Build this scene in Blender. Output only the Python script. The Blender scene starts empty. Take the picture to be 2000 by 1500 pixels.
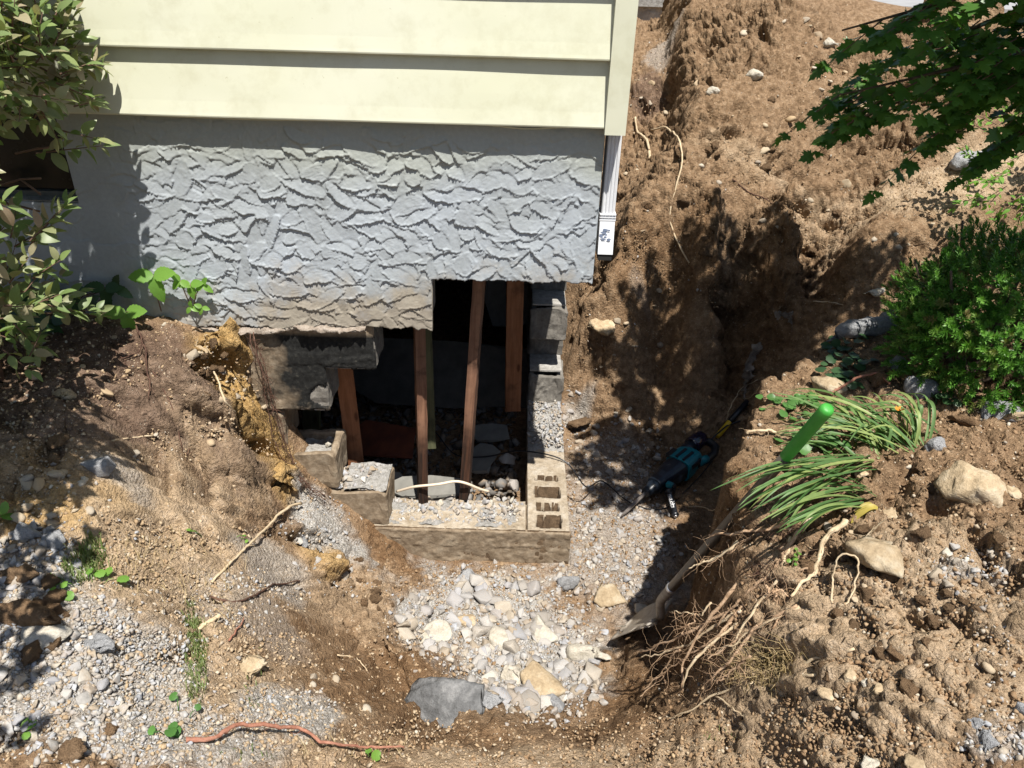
import bpy, math, random
import numpy as np
from mathutils import Vector, Matrix
random.seed(7); RNG = np.random.default_rng(11)
scene = bpy.context.scene
C = scene.collection

# ------------------------------------------------------------------ camera, sky, sun, exposure
CAM = np.array([0.0, -2.65, 1.30])          # metres; z = 0 is the old grade at the house wall
cam_d = bpy.data.cameras.new('camera'); cam = bpy.data.objects.new('camera', cam_d); C.objects.link(cam)
cam_d.sensor_width = 36.0; cam_d.lens = 27.0; cam_d.clip_start = 0.02; cam_d.clip_end = 500
ROT = Matrix.Rotation(math.radians(90-30.7), 3, 'X') @ Matrix.Rotation(math.radians(1.7), 3, 'Z')
cam.matrix_world = Matrix.Translation(Vector(CAM)) @ ROT.to_4x4()
scene.camera = cam
ROTN = np.array(ROT)
w = bpy.data.worlds.new('World'); scene.world = w; w.use_nodes = True
wn = w.node_tree.nodes; wl = w.node_tree.links
sky = wn.new('ShaderNodeTexSky'); sky.sky_type = 'NISHITA'; sky.sun_disc = False
SUN = Vector((-0.157, 0.51, -1.21)).normalized()      # the way the light travels
sky.sun_elevation = math.asin(-SUN.z); sky.sun_rotation = math.atan2(-SUN.x, -SUN.y)
wl.new(sky.outputs[0], wn['Background'].inputs[0]); wn['Background'].inputs[1].default_value = 0.062
sd_ = bpy.data.lights.new('sun', 'SUN'); sd_.energy = 5.0; sd_.angle = math.radians(0.53); sd_.color = (1.0, 0.955, 0.88)
so_ = bpy.data.objects.new('sun', sd_); C.objects.link(so_)
so_.rotation_euler = SUN.to_track_quat('-Z', 'Y').to_euler(); so_.location = (1, -4, 9)
vs = scene.view_settings; vs.view_transform = 'Standard'; vs.look = 'None'; vs.exposure = 0.83; vs.gamma = 1.0
vs.use_curve_mapping = False
scene.cycles.max_bounces = 6; scene.cycles.diffuse_bounces = 3; scene.cycles.transparent_max_bounces = 4
scene.cycles.use_denoising = True

# ------------------------------------------------------------------ measuring helpers (where rays of the photograph meet the real surfaces)
def ray(px, py):
    d = np.stack([(np.asarray(px, float)-1000)/1500, (750-np.asarray(py, float))/1500, -np.ones(np.shape(px))], -1)
    return d @ ROTN.T
def at_h(px, py, h):
    d = ray(px, py); t = -h/d[..., 2]; return CAM + d*t[..., None] if np.ndim(t) else CAM + d*t
def at_y(px, py, y):
    d = ray(px, py); return CAM + d*((y-CAM[1])/d[1])
def at_d(px, py, d_):
    return CAM + ray(px, py)*d_

# ------------------------------------------------------------------ numpy noise
def _h(ix, iy, s):
    n = (ix*374761393 + iy*668265263 + s*974634777) & 0xffffffff
    n = ((n ^ (n >> 13))*1274126177) & 0xffffffff
    n = ((n ^ (n >> 16))*2246822519) & 0xffffffff
    return ((n ^ (n >> 15)) & 0xffffff)/float(0xffffff)
def vn(x, y, s=0):
    xi = np.floor(x).astype(np.int64); yi = np.floor(y).astype(np.int64)
    fx = x-xi; fy = y-yi; u = fx*fx*fx*(fx*(fx*6-15)+10); v = fy*fy*fy*(fy*(fy*6-15)+10)
    a = _h(xi, yi, s); b = _h(xi+1, yi, s); c = _h(xi, yi+1, s); d = _h(xi+1, yi+1, s)
    return (a+(b-a)*u + (c-a)*v + (a-b-c+d)*u*v)*2-1
def fbm(x, y, s=0, o=4, g=.5):
    r = 0; a = 1.; t = 0
    for k in range(o):
        r = r + a*vn(x*2**k*1.03**k+17.3*k, y*2**k+9.1*k, s+k); t += a; a *= g
    return r/t
def worley(x, y, s=0, jit=1.0):
    xi = np.floor(x).astype(np.int64); yi = np.floor(y).astype(np.int64)
    f1 = np.full(x.shape, 9.); f2 = np.full(x.shape, 9.); cid = np.zeros(x.shape)
    for dx in (-1, 0, 1):
        for dy in (-1, 0, 1):
            cx = xi+dx; cy = yi+dy
            px = cx + .5 + jit*(_h(cx, cy, s)-.5); py = cy+.5+jit*(_h(cx, cy, s+91)-.5)
            d = np.sqrt((x-px)**2+(y-py)**2); k = _h(cx, cy, s+7)
            m = d < f1; f2 = np.where(m, f1, np.minimum(f2, d)); f1 = np.where(m, d, f1); cid = np.where(m, k, cid)
    return f1, f2, cid
def sst(t): t = np.clip(t, 0, 1); return t*t*(3-2*t)

# ------------------------------------------------------------------ object helpers
def tag(o, label=None, cat=None, group=None, kind=None):
    if label: o['label'] = label
    if cat: o['category'] = cat
    if group: o['group'] = group
    if kind: o['kind'] = kind
    return o
def link(name, me, parent=None, loc=None, mat=None):
    o = bpy.data.objects.new(name, me); C.objects.link(o)
    if parent is not None: o.parent = parent
    if loc is not None: o.location = loc
    if mat is not None and me is not None and not me.materials: me.materials.append(mat)
    return o
def thing(name, label, cat, loc=(0, 0, 0), group=None, rot=(0, 0, 0)):
    o = bpy.data.objects.new(name, None); C.objects.link(o); o.location = loc; o.rotation_euler = rot
    o.empty_display_size = .1
    return tag(o, label, cat, group)
def local(o, parent):
    """build in world coordinates, hang under a parent that sits elsewhere"""
    o.parent = parent; o.matrix_parent_inverse = (Matrix.Translation(parent.location) @ parent.rotation_euler.to_matrix().to_4x4()).inverted(); return o
def np_mesh(name, V, F, smooth=True):
    """V (n,3); F (m,3) or (m,4) or list"""
    me = bpy.data.meshes.new(name)
    if isinstance(F, np.ndarray):
        V = np.ascontiguousarray(V, dtype=np.float32); m, k = F.shape
        me.vertices.add(len(V)); me.vertices.foreach_set('co', V.ravel())
        me.loops.add(m*k); me.loops.foreach_set('vertex_index', F.astype(np.int32).ravel())
        me.polygons.add(m); me.polygons.foreach_set('loop_start', np.arange(0, m*k, k, dtype=np.int32))
        me.polygons.foreach_set('loop_total', np.full(m, k, dtype=np.int32))
        me.update(calc_edges=True)
    else:
        me.from_pydata([tuple(v) for v in V], [], F); me.update()
    if smooth and len(me.polygons): me.polygons.foreach_set('use_smooth', np.ones(len(me.polygons), bool))
    return me
class MB:
    """collects simple shapes, builds one mesh"""
    def __init__(s): s.V = []; s.F = []; s.n = 0; s.mi = []
    def add(s, V, F, mi=0):
        V = np.asarray(V, float); s.V.append(V); s.F += [tuple(int(i)+s.n for i in f) for f in F]; s.mi += [mi]*len(F); s.n += len(V)
    def box(s, a, b, M=None, mi=0, bev=0):
        x0, y0, z0 = a; x1, y1, z1 = b
        if bev <= 0:
            V = [(x0,y0,z0),(x1,y0,z0),(x1,y1,z0),(x0,y1,z0),(x0,y0,z1),(x1,y0,z1),(x1,y1,z1),(x0,y1,z1)]
            F = [(0,3,2,1),(4,5,6,7),(0,1,5,4),(1,2,6,5),(2,3,7,6),(3,0,4,7)]
        else:
            V = []; F = []
            e = bev
            for (X, sx) in ((x0, 1), (x1, -1)):
                for (Y, sy) in ((y0, 1), (y1, -1)):
                    for (Z, sz) in ((z0, 1), (z1, -1)):
                        V += [(X+sx*e, Y+sy*e, Z), (X+sx*e, Y, Z+sz*e), (X, Y+sy*e, Z+sz*e)]
            i = lambda a, b, c, k: ((a*2+b)*2+c)*3+k
            F += [(i(0,0,0,0), i(0,1,0,0), i(1,1,0,0), i(1,0,0,0)), (i(0,0,1,0), i(1,0,1,0), i(1,1,1,0), i(0,1,1,0))]
            F += [(i(0,0,0,1), i(1,0,0,1), i(1,0,1,1), i(0,0,1,1)), (i(0,1,0,1), i(0,1,1,1), i(1,1,1,1), i(1,1,0,1))]
            F += [(i(0,0,0,2), i(0,0,1,2), i(0,1,1,2), i(0,1,0,2)), (i(1,0,0,2), i(1,1,0,2), i(1,1,1,2), i(1,0,1,2))]
            for a_ in (0, 1):
                for b_ in (0, 1):
                    F += [(i(0,a_,b_,0), i(1,a_,b_,0), i(1,a_,b_,1), i(0,a_,b_,1))]
                    F += [(i(a_,0,b_,0), i(a_,1,b_,0), i(a_,1,b_,2), i(a_,0,b_,2))]
                    F += [(i(a_,b_,0,1), i(a_,b_,1,1), i(a_,b_,1,2), i(a_,b_,0,2))]
            for a_ in (0, 1):
                for b_ in (0, 1):
                    for c_ in (0, 1): F.append((i(a_,b_,c_,0), i(a_,b_,c_,1), i(a_,b_,c_,2)))
        V = np.array(V, float)
        if M is not None: V = V @ np.array(M)[:3, :3].T + np.array(M)[:3, 3]
        s.add(V, F, mi); return s
    def tube(s, pts, r, n=8, mi=0, caps=True, flat=1.0):
        pts = np.asarray(pts, float); m = len(pts); r = np.broadcast_to(np.asarray(r, float), (m,))
        T = np.gradient(pts, axis=0); T /= np.linalg.norm(T, axis=1)[:, None]+1e-9
        up = np.array([0., 0, 1]) if abs(T[0][2]) < .9 else np.array([1., 0, 0])
        V = []
        a = np.cross(T[0], up); a /= np.linalg.norm(a)
        for k in range(m):
            a = a - T[k]*a.dot(T[k]); a /= np.linalg.norm(a)+1e-9; b = np.cross(T[k], a)
            for j in range(n):
                t = 2*math.pi*j/n; V.append(pts[k]+r[k]*(math.cos(t)*a+flat*math.sin(t)*b))
        F = [(k*n+j, k*n+(j+1) % n, (k+1)*n+(j+1) % n, (k+1)*n+j) for k in range(m-1) for j in range(n)]
        if caps: F += [tuple(range(n-1, -1, -1)), tuple((m-1)*n+j for j in range(n))]
        s.add(V, F, mi); return s
    def lathe(s, prof, M=None, n=16, mi=0):
        """prof: list of (r, z)"""
        V = []; F = []
        for r, z in prof:
            for j in range(n): V.append((r*math.cos(2*math.pi*j/n), r*math.sin(2*math.pi*j/n), z))
        for k in range(len(prof)-1):
            for j in range(n): F.append((k*n+j, k*n+(j+1) % n, (k+1)*n+(j+1) % n, (k+1)*n+j))
        F += [tuple(range(n-1, -1, -1)), tuple((len(prof)-1)*n+j for j in range(n))]
        V = np.array(V, float)
        if M is not None: V = V @ np.array(M)[:3, :3].T + np.array(M)[:3, 3]
        s.add(V, F, mi); return s
    def mesh(s, name, mats=(), smooth=False):
        me = np_mesh(name, np.concatenate(s.V), s.F, smooth)
        for m in (mats if isinstance(mats, (list, tuple)) else [mats]): me.materials.append(m)
        if any(s.mi): me.polygons.foreach_set('material_index', s.mi)
        return me
    def build(s, name, mats, parent=None, smooth=False): return link(name, s.mesh(name, mats, smooth), parent)

# ------------------------------------------------------------------ materials
def new_mat(name):
    m = bpy.data.materials.new(name); m.use_nodes = True; nt = m.node_tree; return m, nt, nt.nodes, nt.links, nt.nodes['Principled BSDF']
def ramp(N, L, fac, stops):
    r = N.new('ShaderNodeValToRGB'); e = r.color_ramp.elements
    while len(e) < len(stops): e.new(.5)
    for k, (p, c) in enumerate(stops): e[k].position = p; e[k].color = (*c, 1) if len(c) == 3 else c
    L.new(fac, r.inputs[0]); return r.outputs[0]
def noise(N, L, vec, scale, detail=5, rough=.55, dist=0):
    n = N.new('ShaderNodeTexNoise'); n.inputs['Scale'].default_value = scale; n.inputs['Detail'].default_value = detail
    n.inputs['Roughness'].default_value = rough; n.inputs['Distortion'].default_value = dist
    if vec is not None: L.new(vec, n.inputs['Vector'])
    return n.outputs[0]
def mixc(N, L, fac, a, b, mode='MIX'):
    m = N.new('ShaderNodeMix'); m.data_type = 'RGBA'; m.blend_type = mode
    for s_, v in ((0, fac), (6, a), (7, b)):
        if isinstance(v, (int, float)): m.inputs[s_].default_value = v
        elif isinstance(v, tuple): m.inputs[s_].default_value = (*v, 1)
        else: L.new(v, m.inputs[s_])
    return m.outputs[2]
def math_(N, L, op, a, b=0., clamp=False):
    m = N.new('ShaderNodeMath'); m.operation = op; m.use_clamp = clamp
    for k, v in enumerate((a, b)):
        if isinstance(v, (int, float)): m.inputs[k].default_value = v
        else: L.new(v, m.inputs[k])
    return m.outputs[0]
def bump(N, L, P, h, strength, dist=.01, prev=None):
    b = N.new('ShaderNodeBump'); b.inputs['Strength'].default_value = strength; b.inputs['Distance'].default_value = dist
    L.new(h, b.inputs['Height'])
    if prev is not None: L.new(prev, b.inputs['Normal'])
    if P is not None: L.new(b.outputs[0], P.inputs['Normal'])
    return b.outputs[0]
def rock_mat(name, c1, c2, c3=None, scale=25, rough=.95, bs=.5, bd=.004, rnd=.35, spec=.2):
    """mottled mineral or wood-free rough stuff; every object gets its own tone"""
    m, nt, N, L, P = new_mat(name)
    tc = N.new('ShaderNodeTexCoord').outputs['Object']
    n1 = noise(N, L, tc, scale, 6, .65); n2 = noise(N, L, tc, scale*6, 4, .7)
    c3 = c3 or c2
    col = ramp(N, L, n1, [(.3, c1), (.5, c2), (.7, c3)])
    col = mixc(N, L, .5, col, ramp(N, L, n2, [(.3, (.55,)*3), (.7, (1.25,)*3)]), 'MULTIPLY')
    oi = N.new('ShaderNodeObjectInfo')
    col = mixc(N, L, 1., col, ramp(N, L, oi.outputs['Random'], [(0, (1-rnd,)*3), (.5, (1,)*3), (1, (1+rnd*.5, 1+rnd*.4, 1+rnd*.3))]), 'MULTIPLY')
    L.new(col, P.inputs['Base Color']); P.inputs['Roughness'].default_value = rough; P.inputs['Specular IOR Level'].default_value = spec
    b = bump(N, L, None, n1, bs, bd*3); bump(N, L, P, n2, bs, bd, b)
    return m
def plain(name, c, rough=.5, metal=0., spec=.5, var=.12, vs_=60, bs=0.):
    m, nt, N, L, P = new_mat(name)
    tc = N.new('ShaderNodeTexCoord').outputs['Object']; n = noise(N, L, tc, vs_, 5, .65)
    col = ramp(N, L, n, [(.3, tuple(v*(1-var) for v in c)), (.7, tuple(min(1, v*(1+var)) for v in c))])
    L.new(col, P.inputs['Base Color']); P.inputs['Roughness'].default_value = rough; P.inputs['Metallic'].default_value = metal
    P.inputs['Specular IOR Level'].default_value = spec
    if bs: bump(N, L, P, n, bs, .003)
    return m
def leaf_mat(name, cols, trans=.35, rough=.45, vein=True, back=None):
    m, nt, N, L, P = new_mat(name)
    oi = N.new('ShaderNodeObjectInfo'); at = N.new('ShaderNodeAttribute'); at.attribute_name = 'tone'
    f = math_(N, L, 'FRACT', math_(N, L, 'ADD', oi.outputs['Random'], at.outputs['Fac']))
    col = ramp(N, L, f, [(k/(max(1, len(cols)-1)), c) for k, c in enumerate(cols)])
    tc = N.new('ShaderNodeTexCoord').outputs['Object']; n = noise(N, L, tc, 40, 3)
    col = mixc(N, L, .5, col, ramp(N, L, n, [(.3, (.7,)*3), (.7, (1.2,)*3)]), 'MULTIPLY')
    L.new(col, P.inputs['Base Color']); P.inputs['Roughness'].default_value = rough; P.inputs['Specular IOR Level'].default_value = .35
    tr = N.new('ShaderNodeBsdfTranslucent'); L.new(mixc(N, L, 1., col, (1.3, 1.5, .6), 'MULTIPLY'), tr.inputs[0])
    mx = N.new('ShaderNodeMixShader'); mx.inputs[0].default_value = trans
    L.new(P.outputs[0], mx.inputs[1]); L.new(tr.outputs[0], mx.inputs[2]); L.new(mx.outputs[0], N['Material Output'].inputs[0])
    return m
# ------------------------------------------------------------------ ground: the dug pit, its banks and the spoil heap
def tps_fit(P, h, lam=2e-4):
    n = len(P); d = np.linalg.norm(P[:, None]-P[None], axis=2); K = np.where(d > 0, d*d*np.log(d+1e-12), 0) + lam*np.eye(n)
    A = np.zeros((n+3, n+3)); A[:n, :n] = K; A[:n, n] = 1; A[:n, n+1:] = P; A[n, :n] = 1; A[n+1:, :n] = P.T
    return P, np.linalg.solve(A, np.concatenate([h, np.zeros(3)]))
def tps_eval(T, x, y):
    P, wt = T; sh = x.shape; x = x.ravel(); y = y.ravel(); out = np.empty(len(x))
    for k in range(0, len(x), 40000):
        a = x[k:k+40000]; b = y[k:k+40000]
        d2 = (a[:, None]-P[None, :, 0])**2+(b[:, None]-P[None, :, 1])**2
        out[k:k+40000] = (0.5*d2*np.log(d2+1e-12)) @ wt[:len(P)] + wt[-3] + wt[-2]*a + wt[-1]*b
    return out.reshape(sh)
def sdist(x, y, poly):
    """signed distance to a closed polygon, positive inside"""
    d = np.full(x.shape, 1e9); ins = np.zeros(x.shape, bool); n = len(poly)
    for k in range(n):
        ax, ay = poly[k]; bx, by = poly[(k+1) % n]; ex = bx-ax; ey = by-ay
        t = np.clip(((x-ax)*ex+(y-ay)*ey)/(ex*ex+ey*ey+1e-12), 0, 1)
        d = np.minimum(d, np.hypot(x-ax-t*ex, y-ay-t*ey))
        c = ((ay > y) != (by > y)) & (x < ex*(y-ay)/(by-ay+1e-12)+ax); ins ^= c
    return np.where(ins, d, -d)
def pdist(x, y, line):
    """distance to a polyline and which side (positive = left of its direction)"""
    d = np.full(x.shape, 1e9); s = np.zeros(x.shape)
    for k in range(len(line)-1):
        ax, ay = line[k]; bx, by = line[k+1]; ex = bx-ax; ey = by-ay
        t = np.clip(((x-ax)*ex+(y-ay)*ey)/(ex*ex+ey*ey+1e-12), 0, 1); q = np.hypot(x-ax-t*ex, y-ay-t*ey)
        m = q < d; sd1 = (ex*(y-ay)-ey*(x-ax))/math.hypot(ex, ey)/(q+1e-6); s = np.where(m, np.clip(sd1, -1, 1), s); d = np.minimum(d, q)
    return d, s
LOW = [(0,640,1.30),(250,618,1.30),(420,640,1.32),(0,800,1.36),(200,800,1.38),(350,720,1.40),(420,760,1.47),
 (0,1000,1.45),(150,1000,1.48),(250,950,1.53),(330,900,1.60),(420,900,1.70),(475,860,1.76),(470,790,1.64),(452,700,1.44),
 (0,1200,1.52),(200,1200,1.58),(350,1150,1.72),(450,1100,1.88),(560,1090,2.08),(640,1070,2.2),
 (0,1500,1.58),(200,1450,1.62),(370,1350,1.74),(480,1300,1.90),(600,1250,2.12),(700,1200,2.35),
 (450,1480,1.74),(600,1450,1.88),(700,1400,2.05),(870,1400,2.25),(800,1300,2.38),(850,1490,1.95),
 (800,1180,2.5),(1000,1200,2.54),(1200,1200,2.56),(1000,1340,2.45),(1150,1300,2.5),(1250,1350,2.30),(1330,1290,2.22),(1370,1380,1.98),(1100,1430,2.2),(1300,1430,2.02),(1000,1490,1.95),(1250,1490,1.85),
 (1200,1000,2.6),(1330,1000,2.58),(1150,880,2.58),(1130,790,2.50),(1300,870,2.6),(1400,840,2.55),
 (1130,700,2.28),(1140,600,1.92),(1190,520,1.66),(1235,400,1.32),(1235,250,1.22),(1275,110,1.2),
 (1250,800,2.42),(1300,700,2.2),(1300,600,1.9),(1400,750,2.40),(1400,620,2.0),(1400,520,1.62),(1400,420,1.36),(1400,300,1.10),(1400,150,.82),(1400,30,.52),
 (1550,600,1.95),(1550,500,1.6),(1550,400,1.30),(1550,250,1.0),(1600,100,.68),(1550,0,.36),(1700,450,1.40),(1750,300,1.12),(1750,150,.82),(1800,20,.40),
 (1900,420,1.30),(1950,250,1.12),(1950,100,.68),(2200,300,1.2),(2200,100,.66)]
pts = [(*at_h(a, b, c)[:2], c) for a, b, c in LOW]
# along the wall face itself (x, y, depth below camera)
pts += [(-1.09,-.02,1.34),(-1.045,-.01,1.50),(-1.02,-.01,1.66),(-.975,-.01,1.86),(-.85,-.02,2.08),(-.70,-.02,2.24),(-.57,-.03,2.36),(-.46,-.04,2.50),(-.2,-.04,2.53),(.28,-.04,2.53),
        (.33,.5,2.6),(.36,1.0,2.58),(.33,1.3,2.5), (1.0,.6,2.6),(1.5,1.0,2.45),(2.2,1.2,2.0),(1.2,-.1,2.55),(2.0,-.2,2.5),(3.,.3,1.6),
        (-3,-2.2,1.5),(-3,0,1.3),(0,-3.2,1.6),(3,-3.2,1.4),(-3,-4,1.5),(3.5,2.5,1.1),(5,3,1.15),(.5,6,1.22),(.45,3,1.25),(.5,9,1.2),(1,13,1.1),(6,8,1.1),(4,13,1.1),
        (2.0,6.0,.45),(2.6,5.2,.42),(3.4,4.6,.6),(1.6,7.6,.95),(2.4,8.0,1.1),(3.5,7.5,1.1),(-6,-3,1.5),(-6,0,1.3),(7,-2,1.3),(0,-7,1.6),(6,-7,1.5),(-6,-7,1.5),(10,10,1.1),(10,0,1.2),
        (-3,.5,1.3),(-1.5,.5,1.3),(-1.5,-.03,1.3),(-1.3,-.03,1.31),(-1.15,-.03,1.34),(-1.35,-.25,1.34),(-1.15,-.25,1.42),(-.3,-2.3,1.62),(.4,-2.3,1.6),(-.1,-1.85,1.72),(.3,-1.8,1.76),(-3,6,1.3),(-3,13,1.2),(0.1,-1.66,1.9)]
pts = np.array(pts); T_LOW = tps_fit(pts[:, :2], pts[:, 2])
HIGH = [(1480,800,1.42),(1500,760,1.42),(1640,690,1.38),(1600,1000,1.36),(1900,900,1.30),(1900,1100,1.26),(1800,1250,1.36),(1600,1300,1.52),(1700,1450,1.5),
 (2000,1500,1.36),(1500,1480,1.72),(1460,1380,1.80),(1450,1000,1.45),(1440,1150,1.56),(1750,1000,1.32),(1700,850,1.38),(1900,650,1.35),(1560,1170,1.50),(1520,900,1.40)]
ph = [(*at_h(a, b, c)[:2], c) for a, b, c in HIGH] + [(3,-3,1.4),(4,0,1.25),(3,.8,1.3),(1.5,-3,1.5),(8,-2,1.2),(8,4,1.2),(2.5,-1.2,1.25)]
ph = np.array(ph); T_HIGH = tps_fit(ph[:, :2], ph[:, 2])
EDGE = [at_h(a, b, c)[:2] for a, b, c in [(1500,1500,1.80),(1390,1415,1.90),(1440,1330,1.75),(1432,1200,1.62),(1422,1080,1.52),(1415,960,1.47),(1432,850,1.43),(1478,740,1.42),(1610,672,1.39),(1760,625,1.37)]]
EDGE = [tuple(e) for e in EDGE] + [(2.6,.55),(4.5,1.3),(9,2),(9,-9),(1.2,-9),(.9,-3.0)]
def chain(*p): return [tuple(at_h(a, b, c)[:2]) for a, b, c in p]
JUMPS = [  # broken edges in the soil: polyline, height of the step, softness, reach; left of the direction is the high side
 ([(1.0,1.75),(1.02,2.2),(1.12,3.2),(1.3,5.0),(1.5,7.0)][::-1], -.15, .045, .45),
 (chain((445,690,1.42),(440,760,1.50),(462,830,1.68),(500,905,1.86),(560,985,2.05)), -.07, .016, .15),
 (chain((300,790,1.46),(380,775,1.46),(440,800,1.56)), -.10, .012, .16),
 (chain((300,790,1.46),(318,880,1.54),(340,960,1.6)), -.075, .012, .12),
 (chain((385,830,1.6),(398,900,1.66),(415,990,1.72)), -.07, .012, .10),
 (chain((375,1010,1.62),(420,1090,1.75),(425,1150,1.82),(380,1290,1.74)), -.05, .02, .16),
 (chain((750,1130,2.45),(690,1210,2.33),(800,1330,2.42),(930,1410,2.25)), -.06, .03, .2),
 (chain((1300,1270,2.50),(1330,1340,2.3),(1250,1400,2.3)), -.05, .03, .15),
]
def base_h(x, y):
    """z of the ground before fine relief"""
    wx = x+.035*fbm(x*4, y*4, 5, 3)+.012*fbm(x*16, y*16, 6, 2); wy = y+.035*fbm(x*4, y*4, 8, 3)+.012*fbm(x*16, y*16, 9, 2)
    lo = 1.30-tps_eval(T_LOW, x, y); hi = 1.30-tps_eval(T_HIGH, x, y)
    s = sdist(wx, wy, EDGE); wgt = sst((s+.055)/.10)
    for line, a, soft, reach in JUMPS:
        d, sg = pdist(wx, wy, line)
        la = np.array(line[0]); lb = np.array(line[-1]); ends = np.minimum(np.hypot(x-la[0], y-la[1]), np.hypot(x-lb[0], y-lb[1]))
        lo = lo + a*np.tanh(sg*d/soft)*np.exp(-(d/reach)**2)*-1*sst(ends/(reach*1.1))
    z = lo + (hi-lo)*wgt
    return z, s
XS = np.concatenate([-2.3-.03*1.12**np.arange(38)[::-1]**1.0, np.arange(-2.28, 2.3, .0078), 2.3+.02*1.12**np.arange(48)])
XS = np.concatenate([[-60,-30,-18], XS[(XS > -14) & (XS < 14)], [18,30,60]]); XS = np.unique(np.round(XS, 5))
YS = np.concatenate([-2.1-.03*1.13**np.arange(42)[::-1], np.arange(-2.08, 1.7, .0078), 1.7+np.cumsum(.0085*1.006**np.arange(330)), [9.5,10.5,12,15,20,30,60,120]])
YS = np.unique(np.round(YS, 5)); YS = YS[(YS > -14)]
GX, GY = np.meshgrid(XS, YS)
GZ, GS = base_h(GX, GY)
# inside the house: the basement floor
GZ = np.where((GX < -.85) & (GY > -2.4) & (GY < .3), np.minimum(GZ, -.012+.25*np.minimum(0, GY+.1)*0), GZ)
inside = (GY > .10) & (GX < .13)
GZ = np.where(inside, -1.27, GZ)
side = (GY > .0) & (GX > .0) & (GX < .295) & (GY < 1.25); GZ = np.where(side, np.minimum(GZ, -1.25), GZ)
def bil(A, x, y):
    x = np.asarray(x, float); y = np.asarray(y, float)
    i = np.clip(np.searchsorted(XS, x)-1, 0, len(XS)-2); j = np.clip(np.searchsorted(YS, y)-1, 0, len(YS)-2)
    u = np.clip((x-XS[i])/(XS[i+1]-XS[i]), 0, 1); v = np.clip((y-YS[j])/(YS[j+1]-YS[j]), 0, 1)
    return (A[j, i]*(1-u)+A[j, i+1]*u)*(1-v)+(A[j+1, i]*(1-u)+A[j+1, i+1]*u)*v
def hit(px, py):
    """where rays through the photograph meet the ground (arrays)"""
    px = np.atleast_1d(np.asarray(px, float)); py = np.atleast_1d(np.asarray(py, float)); d = ray(px, py); d = d/np.linalg.norm(d, axis=1)[:, None]
    t = np.full(len(px), .6); live = np.ones(len(px), bool)
    for k in range(900):
        p = CAM + d*t[:, None]; under = p[:, 2] < bil(GZ, p[:, 0], p[:, 1]); live &= ~under
        if not live.any(): break
        t = np.where(live, t+np.where(t < 5, .012, .05), t)
    for k in range(3):
        p = CAM+d*t[:, None]; e = p[:, 2]-bil(GZ, p[:, 0], p[:, 1]); t = t + np.clip(e, -.02, .02)*.6
    return CAM+d*t[:, None]
def G(px, py): return hit(px, py)[0]
def zone(x, y, items, seed=0, wob=.25):
    """soft patches given by centre and half-axes measured in the photograph, laid on the ground"""
    m = np.zeros(np.shape(x)); nn = fbm(x*5, y*5, 40+seed, 4)*wob*2+fbm(x*22, y*22, 60+seed, 3)*wob*1.2
    for cx, cy, rx, ry, a in items:
        c = G(cx, cy); dep = float((c-CAM) @ ROTN[:, 2]*-1)/1500; e = abs(G(cx, cy+ry*.5)[1]-G(cx, cy-ry*.5)[1]); hx = rx*dep; hy = float(np.clip(e, ry*dep*.6, ry*dep*1.7))
        u = (x-c[0])/hx; v = (y-c[1])/hy
        q = np.sqrt(u*u+v*v); m = np.maximum(m, a*sst((1.25-q+nn)/.6))
    return m
GREY = [(120,1330,260,150,.85),(60,1130,130,70,.9),(330,1430,170,70,.85),(250,1250,160,80,.8),(620,1010,70,60,1),(950,1190,170,90,1),(1020,1290,150,90,1),(1190,1070,130,110,.6),(1125,825,32,22,.8),
        (1890,1110,80,30,.6),(570,1390,90,45,.9),(480,1180,90,60,.35),(520,1110,60,50,.6),(230,930,60,40,.5),(1200,930,130,90,.4),(1290,110,30,40,.5),(1950,1450,70,40,.5),(1250,560,30,14,.2)]
CLAY = [(485,790,75,110,1),(525,910,75,80,1),(470,720,35,60,1),(505,840,40,70,1),(545,930,40,60,1),(620,1080,40,40,.8),(70,990,90,50,.7),(100,920,120,60,.35)]
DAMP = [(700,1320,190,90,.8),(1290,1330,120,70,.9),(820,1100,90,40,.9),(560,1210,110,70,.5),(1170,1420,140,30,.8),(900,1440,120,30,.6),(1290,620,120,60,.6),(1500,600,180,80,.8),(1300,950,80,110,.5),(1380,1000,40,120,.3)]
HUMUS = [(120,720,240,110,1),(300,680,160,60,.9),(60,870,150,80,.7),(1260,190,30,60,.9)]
PALE = [(1700,1230,340,280,.85),(250,1000,280,220,.95),(380,1250,260,200,.85),(380,820,120,120,.6),(650,1180,120,120,.5),(300,1000,150,150,.8),(200,1150,150,80,.8),(1150,1480,400,50,.9),(1700,1400,250,90,.6),(1600,440,260,40,.5),(420,1050,80,90,.6),(1850,350,200,50,.9),(600,1470,200,40,.6),(350,850,70,60,.5)]
mg = zone(GX, GY, GREY, 1); mc = zone(GX, GY, CLAY, 2, .12); md = zone(GX, GY, DAMP, 3); mh = zone(GX, GY, HUMUS, 4); mp = zone(GX, GY, PALE, 5)
mpile = sst((GY-1.1)/.5)*sst((GX-.3)/.4)*(1-zone(GX, GY, [(1850,380,220,60,1)], 6))
mright = sst((GS+.02)/.08)
# fine relief: clods and crumbs, finer on the trodden dust, coarser on the heap
fine = (GX > -2.6) & (GX < 3.2) & (GY > -2.3) & (GY < 9.6)
gx = GX[fine]; gy = GY[fine]
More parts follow.
